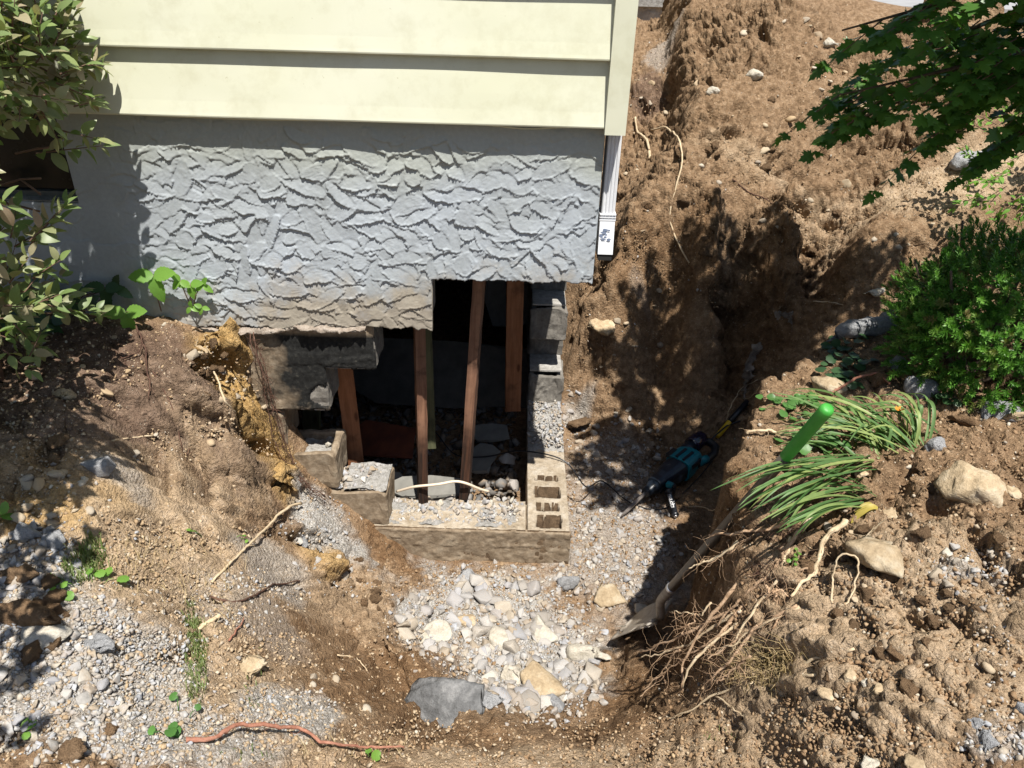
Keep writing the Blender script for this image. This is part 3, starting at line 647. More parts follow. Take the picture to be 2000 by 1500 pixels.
o = face_plate('parged_face', -.72, XC, ZC[0]-.24, ZC[0]+.003, lambda X, Z: (Z < ZC[0]-.002) & (X < XC-.002), M_PARGE, 611, -.011, .006); o['label'] = 'brown dirt-stained parging below the sawn ledge'
# dusty sawn top of the bottom course: solid rim with shallow core slots in the side leg
def slab_top(x0, x1, y0, y1, z, holes, seed, mat, step=.005, tilt=.0):
    xs = np.arange(x0, x1+step*.5, step); ys = np.arange(y0, y1+step*.5, step); X, Y = np.meshgrid(xs, ys); Z = z+.005*fbm(X*12, Y*12, seed, 3)+.003*fbm(X*60, Y*60, seed+1, 3); wx = X+.006*fbm(X*25, Y*25, seed+2, 3); wy = Y+.006*fbm(X*25, Y*25, seed+4, 3)
    for a, b, c, d, dp in holes: Z = Z-dp*sst(np.minimum(np.minimum(wx-a, b-wx), np.minimum(wy-c, d-wy))/.004+.5)
    Z[:, 0] = Z[:, -1] = z-.22; Z[0] = Z[-1] = z-.22
    n1, n2 = X.shape; i_ = np.arange(n1*n2).reshape(n1, n2); F = np.stack([i_[:-1, :-1], i_[:-1, 1:], i_[1:, 1:], i_[1:, :-1]], -1).reshape(-1, 4)
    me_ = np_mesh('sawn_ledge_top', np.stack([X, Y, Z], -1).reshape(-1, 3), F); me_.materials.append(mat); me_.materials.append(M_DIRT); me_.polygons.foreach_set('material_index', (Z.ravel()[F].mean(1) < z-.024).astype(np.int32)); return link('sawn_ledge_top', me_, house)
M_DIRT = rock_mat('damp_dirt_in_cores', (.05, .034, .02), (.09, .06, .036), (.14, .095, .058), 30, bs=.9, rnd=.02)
M_RIM = rock_mat('dusty_tan_concrete', (.24, .19, .13), (.34, .285, .215), (.43, .385, .32), 16, bs=.9, bd=.005, rnd=.02)
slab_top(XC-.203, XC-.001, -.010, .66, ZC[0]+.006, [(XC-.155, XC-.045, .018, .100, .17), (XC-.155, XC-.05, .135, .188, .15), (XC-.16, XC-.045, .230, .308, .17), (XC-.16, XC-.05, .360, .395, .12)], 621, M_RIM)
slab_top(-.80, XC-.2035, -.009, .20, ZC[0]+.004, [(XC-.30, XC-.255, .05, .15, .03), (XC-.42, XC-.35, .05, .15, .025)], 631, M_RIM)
# mortar smears between courses, joined
mb = MB(); r = random.Random(3)
for n in range(1, 6):
    xr = {1: XC-.203*4, 2: XC-.203*5, 3: XC-.203*6, 4: XC-.203*5, 5: XC-.203*4}[n]
    mb.box((xr-1.2, .010, ZC[n]-.205), (xr-.03, .185, ZC[n]-.196))
    for k in range(1, 3): mb.box((xr-.406*k-.006, .007, ZC[n]-.2), (xr-.406*k+.006, .19, ZC[n]-.001))
for n in range(1, 6): mb.box((XC-.19, 1.1, ZC[n]-.205), (XC-.012, 2.7, ZC[n]-.196))
mb.build('mortar_joint', M_CONC, house)['kind'] = 'stuff'

# squeezed-out mortar lip along the lower edge of the coat at the left
xs = np.arange(-1.22, -.56, .006); tt = np.linspace(0, 1, 9); X, T_ = np.meshgrid(xs, tt); wv = .022+.026*fbm(X*14, T_*0, 401, 3)+.020*fbm(X*50, T_*3, 402, 3)
Yl = -.012-wv*np.sin(T_*math.pi)**.7; Zl = -.028-.02*sst((-.62-X)/.5)+.012*fbm(X*6, X*0, 403, 2)-.030*T_+.010*fbm(X*30, T_*3, 404, 3)
i_ = np.arange(X.size).reshape(X.shape); M_LIP = rock_mat('pinkish_mortar', (.20, .16, .125), (.30, .25, .205), (.39, .34, .29), 40, bs=.8, rnd=.05)
link('mortar_lip', np_mesh('mortar_lip', np.stack([X, Yl, Zl], -1).reshape(-1, 3), np.stack([i_[:-1, :-1], i_[1:, :-1], i_[1:, 1:], i_[:-1, 1:]], -1).reshape(-1, 4)), house, None, M_LIP)
# --- siding boards, front
def board(zb_, zt, x0, x1, y=-.046, out=.016, seed=0, axis=0):
    """clapboard profile: drip edge forward at the bottom, leaning back to the top"""
    n = 60; xs = np.linspace(x0, x1, n); prof = [(0, 0), (.000, -.0), (-.002, .002), (-.003, .006), (-.0015, .015), (.004, .05), (.0105, .10), (.018, .155), (.025, .208)]
    h = zt-zb_; V = []; F = []
    prof2 = [(.012, .004)]+prof[1:]
    m = len(prof2)
    for i, x in enumerate(xs):
        wv = .0010*math.sin(x*2.1+seed)+.0006*math.sin(x*5.7+seed*2)
        for k, (py_, pz) in enumerate(prof2):
            V.append((x, y-out+py_+.6*wv*(1 if k < m-1 else .2)+.0003*math.sin(x*9+k+seed), zb_+min(pz, h)+.0006*math.sin(x*1.5+seed)))
    for i in range(n-1):
        for k in range(m-1): F.append((i*m+k, (i+1)*m+k, (i+1)*m+k+1, i*m+k+1))
    V = np.array(V)
    if axis == 1:   # side wall: facing +x
        V = np.stack([XC-V[:, 1]-.0, V[:, 0], V[:, 2]], -1)
    return np_mesh('siding_board', V, F, False)
ZB0 = float(at_y(600, 232, -.04)[2]); ZB1 = float(at_y(600, 100.5, -.04)[2]); EXP = ZB1-ZB0
print('siding bottom', ZB0, 'exposure', EXP)
for k in range(11):
    o = link('siding_board', board(ZB0+EXP*k, ZB0+EXP*(k+1)+.006, -3.6, XC-.006, seed=k*1.7), house, None, M_SIDING)
for k in range(11):
    link('siding_board', board(ZB0+EXP*k, ZB0+EXP*(k+1)+.006, .05, 8.6, seed=k*2.3, axis=1, y=-.020), house, None, M_SIDING)
# starter strip with a kink peeking out below the lowest board
mb = MB(); xs = np.linspace(-1.6, XC-.02, 60)
pts_ = np.stack([xs, np.full(60, -.022), ZB0-.004-.006*np.exp(-((xs+.95)/.35)**2)-.010*np.exp(-((xs-.02)/.10)**2)], -1)
mb.tube(pts_, .0035, 6); mb.build('starter_strip', M_SIDING, house, True)
# corner trim: bent sheet, two faces
mb = MB(); zt0 = float(at_y(1200, 262, -.055)[2])
mb.box((XC-.010, -.074, zt0), (XC+.058, -.068, 3.1)); mb.box((XC+.0525, -.068, zt0+.002), (XC+.058, .045, 3.1)); mb.box((XC-.010, -.068, zt0+.003), (XC-.0065, -.028, 3.1))
o = mb.build('corner_trim', M_SIDING, house)
# white downspout on the side wall, bottom elbow cut short
dx0, dx1, dy0, dy1 = XC+.012, XC+.060, .02, .095
zd0 = float(at_y(1195, 486, .05)[2])
def ribbed(x0, x1, y0, y1, z0, z1, t=.0016):
    m = MB(); n = 4
    out = []
    for k in range(n*4+1):
        u = k/(n*4); rib = .0035*(1 if k % 4 in (1, 2) else 0); out.append((x0+(x1-x0)*u, y0+rib*0-(-rib if False else rib)))
    # ribs proud of the front face
    ring = [(x, y) for x, y in out]
    ring += [(x1, y1), (x0, y1)]
    V = [(x, y, z0) for x, y in ring]+[(x, y, z1) for x, y in ring]; k_ = len(ring)
    F = [(i, (i+1) % k_, k_+(i+1) % k_, k_+i) for i in range(k_)]
    cx, cy = (x0+x1)/2, (y0+y1)/2
    V2 = [(cx+(x-cx)*.93, cy+(y-cy)*.93, z) for x, y, z in V]; F2 = [tuple(reversed([i+2*k_ for i in f])) for f in F]
    F3 = [(i, i+2*k_, (i+1) % k_+2*k_, (i+1) % k_) for i in range(k_)]
    m.add(V+V2, F+F2+F3); return m
o = ribbed(dx0, dx1, dy0, dy1, zd0+.10, 3.1).build('downspout', M_WHITE, house)
o['label'] = 'ribbed white downspout with rust-stained seam'
m2 = MB()
a_, b_ = .003, .0
m2.add(*(lambda V, F: (V, F))([(dx0-.003, dy0-.004, zd0+.125), (dx1+.003, dy0-.004, zd0+.125), (dx1+.003, dy1+.003, zd0+.125), (dx0-.003, dy1+.003, zd0+.125),
  (dx0-.003, dy0-.03, zd0), (dx1+.003, dy0-.03, zd0), (dx1+.003, dy1-.01, zd0-.02), (dx0-.003, dy1-.01, zd0-.02)], [(0, 4, 5, 1), (1, 5, 6, 2), (2, 6, 7, 3), (3, 7, 4, 0)]))
el = m2.build('elbow', M_WHITE, o)
md_ = el.modifiers.new('wall', 'SOLIDIFY'); md_.thickness = .0018; md_.offset = -1
m2 = MB(); m2.box((dx0-.001, dy0-.026, zd0-.024), (dx1+.001, dy1-.014, zd0+.002)); m2.build('mouth_shade_box', M_SHADE_BLACK, o)  # black box stands in for the shade inside the open elbow
for zz_ in (.118, .128, .138): m2 = MB(); m2.box((dx0-.005, dy0-.007, zd0+zz_), (dx1+.005, dy1+.004, zd0+zz_+.004)); m2.build('crimp_ring', M_WHITE, o)
# torn sticker with faded print
m2 = MB(); r = random.Random(9)
for k in range(16):
    cx = dx0+.004+r.random()*.035; cz = zd0+.045+r.random()*.045; s_ = r.uniform(.003, .009); n_ = r.randint(4, 6)
    yk = dy0-.004-.026*(zd0+.125-cz)/.125-.0024-.0003*k
    m2.add([(cx+s_*math.cos(6.28*q_/n_+k), yk, cz+s_*.7*math.sin(6.28*q_/n_+k)) for q_ in range(n_)], [tuple(range(n_))])
s_o = m2.build('torn_sticker', M_LABEL, o)
# --- basement window
win = link('window', None, house, (0, 0, 0)) if False else None
mb = MB(); fr_ = .026; X0 = -3.0
mb.box((X0, .03, WZ0+.0), (WX1-.001, .07, WZ0+fr_)); mb.box((WX1-fr_, .028, WZ0+fr_), (WX1-.001, .072, WZ1)); mb.box((X0, .03, WZ1-fr_), (WX1-fr_, .07, WZ1))
mb.box((-2.34, .031, WZ0+fr_), (-2.31, .069, WZ1-fr_))
M_FRAME = plain('dull_metal_frame', (.10, .105, .10), .55, .3, .5, .2, 30)
wf = mb.build('window_frame', M_FRAME, house)
mb = MB(); mb.box((X0, .048, WZ0+fr_), (WX1-fr_, .052, WZ1-fr_))
M_GLASS, nt_, N_, L_, P_ = new_mat('dusty_dark_glass'); P_.inputs['Base Color'].default_value = (.012, .012, .012, 1); P_.inputs['Roughness'].default_value = .12; P_.inputs['Specular IOR Level'].default_value = .25
tc_ = N_.new('ShaderNodeTexCoord').outputs['Object']; L_.new(ramp(N_, L_, noise(N_, L_, tc_, 8, 5), [(.3, (.06,)*3), (.7, (.4,)*3)]), P_.inputs['Roughness'])
mb.build('pane', M_GLASS, wf)
mb = MB(); mb.box((X0, -.012, WZ0-.001), (WX1, .030, WZ0+.006)); mb.build('window_sill', M_CONC, house)
mb = MB(); mb.box((WX1-.001, -.012, WZ0), (WX1+.002, .03, WZ1)); mb.build('window_reveal', M_CONC, house)
# --- temporary studs under the broken wall
def stud(name, p0, p1, w_, t_, mat, label, seed=0, yaw=0.):
    """a board from p0 (bottom) to p1 (top); built along local z so its grain follows it"""
    p0 = Vector(p0); p1 = Vector(p1); L_ = (p1-p0).length; n = 26; V = []; F = []; r = np.random.default_rng(seed)
    for k in range(n):
        z = L_*k/(n-1); rot = max(0, .25-z)*.10
        for sx, sy in ((-1, -1), (0, -1.02), (1, -1), (1, 1), (0, 1), (-1, 1)):
            V.append((sx*w_/2*(1-rot*r.uniform(0, 1.6))+r.normal(0, .0006)+.004*math.sin(z*2+seed), sy*t_/2*(1-rot*r.uniform(0, 1.2))+r.normal(0, .0006), z))
    for k in range(n-1):
        for j in range(6): F.append((k*6+j, k*6+(j+1) % 6, (k+1)*6+(j+1) % 6, (k+1)*6+j))
    F += [tuple(range(5, -1, -1)), tuple((n-1)*6+j for j in range(6))]
    o = link(name, np_mesh(name, V, F, False), house, p0, mat)
    q = (p1-p0).to_track_quat('Z', 'Y').to_matrix().to_4x4() @ Matrix.Rotation(yaw, 4, 'Z')
    # keep the broad faces roughly parallel to the wall
    zax = (p1-p0).normalized(); xax = Vector((math.cos(yaw), math.sin(yaw), 0)); xax = (xax-zax*xax.dot(zax)).normalized(); yax = zax.cross(xax)
    o.matrix_local = Matrix((( xax.x, yax.x, zax.x, p0.x), (xax.y, yax.y, zax.y, p0.y), (xax.z, yax.z, zax.z, p0.z), (0, 0, 0, 1)))
    o['label'] = label; return o
A = lambda px, py, y: tuple(at_y(px, py, y))
stud('stud', A(824, 982, .19), A(817, 560, .19), .043, .070, M_WOOD, 'reddish stud with rotten foot, left of the two middle ones', 1, .25)
stud('stud', A(906, 968, .20), A(944, 470, .20), .041, .060, M_WOOD, 'leaning reddish stud with blackened foot, right of the two middle ones', 2, -.15)
stud('stud', A(1001, 800, .95), A(1010, 470, .95), .085, .040, M_WOOD2, 'wide orange stud beside the side wall blocks', 3, .1)
stud('stud', A(697, 905, .30), A(664, 640, .30), .075, .040, M_WOOD2, 'orange stud splitting to a point behind the stepped blocks', 4, .2)
stud('stud', A(843, 868, .46), A(826, 500, .46), .050, .075, M_WOODG, 'green pressure treated stud behind the reddish one', 5, .1)
stud('stud', A(612, 900, .60), A(600, 640, .60), .085, .040, M_WOODG, 'green stud deep in the shade at the left of the hole', 6, 0)
# floor frame, sill, inner walls and roof close the box so that its inside is dark
mb = MB(); mb.box((-3.6, .01, .842), (XC-.004, .23, .875)); mb.build('sill_plate', M_WOOD2, house)
mb = MB(); mb.box((-3.6, .004, .876), (XC-.006, 8.6, .93)); mb.build('subfloor', M_WOOD2, house)
mb = MB()
mb.box((-3.6, .004, .931), (XC-.012, .09, 3.1)); mb.box((XC-.10, .091, .931), (XC-.012, 8.6, 3.1)); mb.box((-3.6, 8.4, -1.4), (XC-.10, 8.6, 3.1)); mb.box((-3.7, .004, -1.4), (-3.602, 8.6, 3.1)); mb.build('inner_wall', M_SHADE_BLACK, house)
M_ROOF = plain('grey_roofing', (.10, .10, .10), .9)
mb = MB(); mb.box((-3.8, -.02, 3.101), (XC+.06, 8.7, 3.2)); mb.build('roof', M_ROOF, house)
for k in range(7):
    mb = MB(); mb.box((-3.5, .55+.41*k, .69), (XC-.21, .59+.41*k, .841)); mb.build('floor_joist', M_WOOD2, house)
# ------------------------------------------------------------------ stones, rubble, clods
def ico(sub):
    bm = bmesh.new(); bmesh.ops.create_icosphere(bm, subdivisions=sub, radius=1.0)
    V = np.array([v.co[:] for v in bm.verts]); F = np.array([[v.index for v in f.verts] for f in bm.faces]); bm.free(); return V, F
ICO = {k: ico(k) for k in (1, 2, 3)}
def hull(P):
    bm = bmesh.new(); vs_ = [bm.verts.new(p) for p in P]; r_ = bmesh.ops.convex_hull(bm, input=vs_)
    bmesh.ops.delete(bm, geom=[v for v in bm.verts if not v.link_faces], context='VERTS'); return bm
def rock_shape(seed, sub=2, planes=11, rough=.06, squash=(1, .8, .6), round_=.0):
    """broken lump: hull of a few random points, edges kept, faces roughened; round_ makes a worn pebble instead"""
    r = np.random.default_rng(seed)
    if round_ >= .3 and sub >= 2:
        V, F = ICO[sub]; V = V.copy(); N_p = r.normal(size=(planes, 3)); N_p /= np.linalg.norm(N_p, axis=1)[:, None]; D = r.uniform(.6, .95, planes)
        c = V @ N_p.T; rad = np.minimum(np.min(np.where(c > .05, D/np.maximum(c, .05), 9), axis=1), 1.2); rad = rad*(1-round_)+round_*.85
        rad = rad*(1+rough*fbm(V[:, 0]*3+V[:, 2]*2.1+seed, V[:, 1]*3-V[:, 2]*1.7, seed, 4)*2)
        return V*rad[:, None]*np.array(squash), F
    n = 9 if sub <= 1 else int(r.integers(10, 15)); P = r.normal(size=(n, 3)); P /= np.linalg.norm(P, axis=1)[:, None]; P *= r.uniform(.75, 1.1, (n, 1))*np.array(squash)
    P = np.sign(P)*np.abs(P)**.85
    bm = hull(P)
    if sub >= 2:
        bmesh.ops.bevel(bm, geom=list(bm.edges), offset=.035+.25*round_, segments=1, affect='EDGES', profile=.5)
        bmesh.ops.triangulate(bm, faces=bm.faces)
        for _ in range(sub-1):
            L_ = .34/(1.9**_); bmesh.ops.subdivide_edges(bm, edges=[e for e in bm.edges if e.calc_length() > L_], cuts=1); bmesh.ops.triangulate(bm, faces=bm.faces)
        co = np.array([v.co[:] for v in bm.verts]); d = rough*(fbm(co[:, 0]*4+co[:, 2]*3.1+seed, co[:, 1]*4-co[:, 2]*2.7, seed, 4)*1.5)
        l = np.linalg.norm(co, axis=1)+1e-9; co = co+co/l[:, None]*d[:, None]
        for v, c_ in zip(bm.verts, co): v.co = Vector(c_)
    bmesh.ops.triangulate(bm, faces=bm.faces)
    V = np.array([v.co[:] for v in bm.verts]); bm.verts.index_update(); F = np.array([[v.index for v in f.verts] for f in bm.faces]); bm.free(); return V, F
def rot_rand(n, r, tilt=1.0):
    """random rotation matrices"""
    q = r.normal(size=(n, 4)); q[:, 1:3] *= tilt; q /= np.linalg.norm(q, axis=1)[:, None]; w_, x, y, z = q.T
    return np.stack([np.stack([1-2*(y*y+z*z), 2*(x*y-z*w_), 2*(x*z+y*w_)], -1), np.stack([2*(x*y+z*w_), 1-2*(x*x+z*z), 2*(y*z-x*w_)], -1), np.stack([2*(x*z-y*w_), 2*(y*z+x*w_), 1-2*(x*x+y*y)], -1)], 1)
def scatter_mesh(name, shapes, P, S, R, tone=True):
    Vs = []; Fs = []; Ts = []; off = 0; k = len(shapes)
    for i, (v, f) in enumerate(shapes):
        sel = np.arange(i, len(P), k)
        if not len(sel): continue
        W = np.einsum('nij,vj->nvi', R[sel], v)*S[sel][:, None, None]+P[sel][:, None, :]
        nv = len(v); Vs.append(W.reshape(-1, 3)); Fs.append((f[None]+(off+np.arange(len(sel))*nv)[:, None, None]).reshape(-1, f.shape[1])); off += nv*len(sel)
        Ts.append(np.repeat((np.sin(sel*12.9898)*43758.5453) % 1, nv))
    me = np_mesh(name, np.concatenate(Vs), np.concatenate(Fs), False)
    a = me.attributes.new('tone', 'FLOAT', 'POINT'); a.data.foreach_set('value', np.concatenate(Ts).astype(np.float32)); return me
def crumb_mat(name, cols, rough=.95, spec=.12, bs=.5):
    m, nt, N, L, P = new_mat(name); at = N.new('ShaderNodeAttribute'); at.attribute_name = 'tone'; oi = N.new('ShaderNodeObjectInfo')
    f = math_(N, L, 'FRACT', math_(N, L, 'ADD', oi.outputs['Random'], at.outputs['Fac']))
    col = ramp(N, L, f, [(k/(len(cols)-1), c) for k, c in enumerate(cols)]); tc = N.new('ShaderNodeTexCoord').outputs['Object']
    n = noise(N, L, tc, 90, 5, .7); n2 = noise(N, L, tc, 24, 4, .6)
    col = mixc(N, L, .7, col, ramp(N, L, n, [(.3, (.65,)*3), (.55, (1,)*3), (.75, (1.3,)*3)]), 'MULTIPLY')
    col = mixc(N, L, math_(N, L, 'MULTIPLY', math_(N, L, 'SUBTRACT', n2, .47), 3., True), col, (.29, .205, .125))
    L.new(col, P.inputs['Base Color']); P.inputs['Roughness'].default_value = rough; P.inputs['Specular IOR Level'].default_value = spec
    bump(N, L, P, n, bs, .004); return m
M_CHUNK = crumb_mat('broken_concrete', [(.25, .235, .215), (.33, .32, .305), (.39, .38, .365), (.28, .29, .31), (.42, .38, .32), (.31, .26, .20), (.34, .35, .375), (.46, .44, .40)])
M_CRUMB = crumb_mat('soil_crumbs', [(.15, .094, .05), (.22, .142, .08), (.28, .185, .11), (.19, .12, .066), (.33, .235, .145), (.17, .105, .058)])
M_PALE = crumb_mat('pale_soil_crumbs', [(.26, .18, .11), (.34, .24, .145), (.40, .30, .19), (.30, .22, .14), (.45, .36, .25), (.36, .30, .23)])
M_PEB = crumb_mat('river_pebbles', [(.32, .24, .155), (.42, .35, .25), (.27, .23, .18), (.47, .42, .34), (.37, .27, .16), (.22, .19, .16), (.52, .47, .38)], .8, .3, .3)
M_DARKROCK = rock_mat('dark_tarred_concrete', (.06, .061, .062), (.13, .132, .135), (.24, .24, .24), 14, bs=.7, bd=.006, rnd=.1)
M_TANROCK = rock_mat('tan_rock', (.27, .20, .12), (.40, .31, .20), (.50, .43, .32), 18, bs=.7, bd=.005, rnd=.2)
M_CLOD = rock_mat('brown_clod', (.14, .086, .048), (.215, .138, .078), (.29, .195, .118), 30, bs=1., bd=.01, rnd=.2)
M_GREYROCK = rock_mat('grey_broken_concrete', (.25, .25, .255), (.34, .345, .355), (.42, .42, .425), 40, bs=1., bd=.006, rnd=.12)
M_WHITEROCK = rock_mat('pale_plaster_chunk', (.36, .32, .25), (.44, .405, .34), (.50, .47, .41), 22, bs=.6, bd=.006, rnd=.1)
rs = np.random.default_rng(21)
def on_ground(px, py): return hit(px, py)
def pick(boxes, n, pad=1):
    """random pixels in weighted ellipses (cx, cy, rx, ry, weight)"""
    wts = np.array([b[4]*b[2]*b[3] for b in boxes]); k = rs.choice(len(boxes), n, p=wts/wts.sum()); b = np.array(boxes)[k]
    a = rs.uniform(0, 2*math.pi, n); q = np.sqrt(rs.random(n))*np.where(rs.random(n) < .8, 1, 1.25)
    return b[:, 0]+b[:, 2]*q*np.cos(a), b[:, 1]+b[:, 3]*q*np.sin(a)
def free(P):
    """not inside walls"""
    return ~((P[:, 1] > -.012) & (P[:, 1] < 3) & (P[:, 0] < .31) & ~((P[:, 1] > .2) & (P[:, 0] < .05))) & (P[:, 1] > -2.35)
RUB = [(950,1210,170,80,1.2),(1030,1300,140,80,1.4),(1180,1080,110,110,.65),(1190,930,110,90,.35),(1120,800,35,50,1.2),(1060,1370,90,50,.7),(600,1060,60,60,.5),(650,1130,70,50,.5),
       (100,1330,180,130,.2),(60,1110,90,60,.8),(200,1250,190,120,.2),(1880,1110,80,30,.35),(1940,1440,60,50,.6),(1950,1250,50,100,.15),(560,1390,90,40,.3),(480,1170,90,60,.3),(1600,820,300,60,.03),(350,1430,150,60,.12),
       (1250,560,120,200,.05),(1500,300,300,250,.012),(250,980,220,100,.08)]
HEAP = [(1500,250,420,300,1),(1450,500,330,160,1),(1750,430,300,80,1.2),(1270,350,60,320,1.3),(1850,320,180,120,1)]
BANKR = [(1750,1150,330,380,1.3),(1600,1400,300,130,1),(1560,800,140,160,.7),(1900,850,180,120,1),(1200,1450,420,60,1),(1350,1330,120,90,1.5),(1200,700,110,160,1.2),(1380,950,60,200,.5)]
LEFT = [(300,760,320,170,1.2),(200,950,330,160,1.2),(450,1100,200,200,1.2),(650,1330,230,150,1.2),(250,1300,400,250,.9),(600,1440,350,60,1),(1000,1450,350,60,1),(900,1150,250,40,.8)]
# --- uncounted small stuff
def stuff(name, label, boxes, n, smin, smax, shapes, mat, sink=.25, expo=2.2, filt=None):
    px, py = pick(boxes, n); P = on_ground(px, py); m = free(P)
    if filt is not None: m &= filt(P)
    P = P[m]; n = len(P); S = smin*(smax/smin)**(rs.random(n)**expo); P[:, 2] = bil(GZ, P[:, 0], P[:, 1])+S*(.5-sink)*.8
    me = scatter_mesh(name, shapes, P, S, rot_rand(n, rs)); o = link(name, me, None, None, mat); tag(o, label, None, None, 'stuff'); return o
SH0 = [rock_shape(100+k, 1, 9, .12, (1, .85, .7)) for k in range(8)]
SHF = [rock_shape(130+k, 1, 8, .08, (1, .75, .4)) for k in range(6)]
SHR = [(ICO[1][0]*np.array([1, .8-.03*k, .6])*(.85+.1*np.sin(ICO[1][0][:, :1]*3+k)), ICO[1][1]) for k in range(6)]
stuff('gravel', 'grey and white crushed concrete grit lying over the soil', RUB+[(b[0], b[1], b[2], b[3], b[4]*.5) for b in GREY]+[(150,1330,260,160,.25)], 12500, .0035, .013, SH0+SHF, M_CHUNK)
stuff('soil_crumbs', 'loose brown crumbs over the spoil heap and right bank', HEAP+BANKR, 15000, .0035, .011, SH0, M_CRUMB, expo=2.2, sink=.42)
stuff('soil_crumbs', 'loose tan crumbs over the left bank', LEFT, 7500, .0035, .011, SH0, M_PALE, expo=2.2, sink=.42)
stuff('pebbles', 'small rounded pebbles lying in the soil', HEAP+BANKR+LEFT+[(100,960,120,90,3)], 2200, .004, .010, SHR, M_PEB, expo=2.)
stuff('inner_rubble', 'dark broken rubble on the basement floor', [(860,880,250,110,1)], 1, .01, .02, SH0, M_CHUNK)
o = bpy.data.objects['inner_rubble']; bpy.data.objects.remove(o)
SHM = [rock_shape(180+k, 2, 9, .05, (1, .8, [.7, .5][k % 2])) for k in range(6)]
stuff('soil_crumbs', 'brown crumbs of dirt among the pit rubble', [(1200,980,140,170,1),(980,1240,180,100,.5),(850,1130,200,40,.8)], 2600, .004, .014, SH0, M_CRUMB, expo=2.)
stuff('small_rubble', 'small broken concrete lying between the larger chunks', [(970,1220,190,100,1.2),(1060,1330,120,90,1),(1190,1040,120,150,1.2),(1220,900,120,90,.7),(620,1090,80,70,.4),(60,1100,100,70,.6),(100,1340,190,120,.25)], 1100, .011, .026, SHM, M_CHUNK, sink=.2)
M_INR = crumb_mat('shade_painted_rubble', [(.07, .065, .06), (.12, .11, .10), (.19, .185, .18), (.10, .08, .06), (.24, .23, .22)])  # darker copy of the broken concrete; basement shade is put into its colours
def floor_stuff(n, x0, x1, y0, y1, z, smin, smax, name, label, mat, shapes, mound=0):
    P = np.stack([rs.uniform(x0, x1, n), rs.uniform(y0, y1, n), np.zeros(n)], 1); S = smin*(smax/smin)**(rs.random(n)**2)
    P[:, 2] = z+mound*np.exp(-((P[:, 1]-y0)/.35)**2)*rs.random(n)+S*.4
    o = link(name, scatter_mesh(name, shapes, P, S, rot_rand(n, rs)), None, None, mat); tag(o, label, None, None, 'stuff'); return o
floor_stuff(1500, -1.2, .04, .24, 1.9, -1.27, .012, .05, 'inner_rubble', 'dark broken rubble on the basement floor', M_INR, SH0+SHF, .17)
floor_stuff(1300, -.74, XC-.24, .03, .19, ZC[0]-.002, .004, .016, 'block_grit', 'white grit and chips on the sawn top of the bottom course', M_CHUNK, SH0+SHF)
floor_stuff(500, XC-.19, XC-.01, .62, 1.1, ZC[0]+.01, .005, .018, 'block_grit', 'white grit heaped on the side wall course', M_CHUNK, SH0+SHF, .02)
floor_stuff(260, -.77, -.58, .012, .18, ZC[1]-.01, .006, .02, 'block_grit', 'white chips on the second step of blocks', M_CHUNK, SH0+SHF)
# --- counted chunks: the ones that show largest
CH = []
for k in range(26):
    v, f = rock_shape(300+k, 2, 14, .045, (1, .82, [.62, .5, .38][k % 3])); me = np_mesh('concrete_chunk', v, f, False); me.materials.append(M_CHUNK); CH.append(me)
PB = []
for k in range(12):
    v, f = rock_shape(340+k, 2, 9 if k % 3 else 13, .06, (1, .82-.03*(k % 5), .5+.04*(k % 4)), .38 if k % 2 else .05); me = np_mesh('stone', v, f, True); me.materials.append(M_PEB); PB.append(me)
CL = []
for k in range(10):
    v, f = rock_shape(370+k, 3, 12, .13, (1, .85, .7), .0); v = v*(1+.10*fbm(v[:, 0]*9+k, v[:, 1]*9+v[:, 2]*8, 390+k, 3))[:, None]; me = np_mesh('soil_clod', v, f, False); me.materials.append(M_CLOD); CL.append(me)
def where(lab, p, P, s, s0, s1):
    u = (p[0]-P[:, 0].min())/(np.ptp(P[:, 0])+1e-9); v = (p[1]-P[:, 1].min())/(np.ptp(P[:, 1])+1e-9); z = (s-s0)/(s1-s0)
    return ('large ' if z > .6 else 'small ' if z < .25 else 'medium ')+lab+', '+(('near ' if v < .33 else 'far ' if v > .66 else 'middle ')+('left' if u < .33 else 'right' if u > .66 else 'centre'))
def one(name, me, p, s, label, cat, group=None, sink=.3, rot=None, squash=1):
    o = link(name, me, None, (p[0], p[1], p[2]+s*(.5-sink))); o.scale = (s, s, s*squash)
    o.rotation_euler = rot if rot is not None else (rs.uniform(-.5, .5), rs.uniform(-.5, .5), rs.uniform(0, 6.28)); return tag(o, label, cat, group)
ZN = [((950,1210,170,80), 95, (.022, .062), 'pale chunk in the rubble bed below the block course', 'rubble bed below the hole'),
      ((1040,1310,130,80), 85, (.022, .064), 'pale chunk in the near end of the rubble bed', 'near end of the rubble bed'),
      ((1180,1070,115,120), 56, (.016, .042), 'grey chunk on the floor right of the block corner', 'pit floor right of the corner'),
      ((1210,900,120,100), 36, (.016, .040), 'concrete chunk in the shade round the power tool', 'chunks round the power tool'),
      ((1115,800,26,50), 14, (.018, .038), 'grey chunk piled against the side wall blocks', 'chunks against the side wall'),
      ((620,1110,70,60), 14, (.012, .034), 'pale chip on the slope left of the bottom course', 'chips left of the bottom course'),
      ((100,1330,170,130), 30, (.009, .024), 'concrete bit in the pale gravel at lower left', 'bits in the lower left gravel'),
      ((70,1090,90,60), 14, (.012, .028), 'chunk among the shaded rubble at the left edge', 'shaded rubble at the left edge'),
      ((1880,1110,110,50), 12, (.008, .02), 'white concrete bit on the right bank', 'white bits on the right bank')]
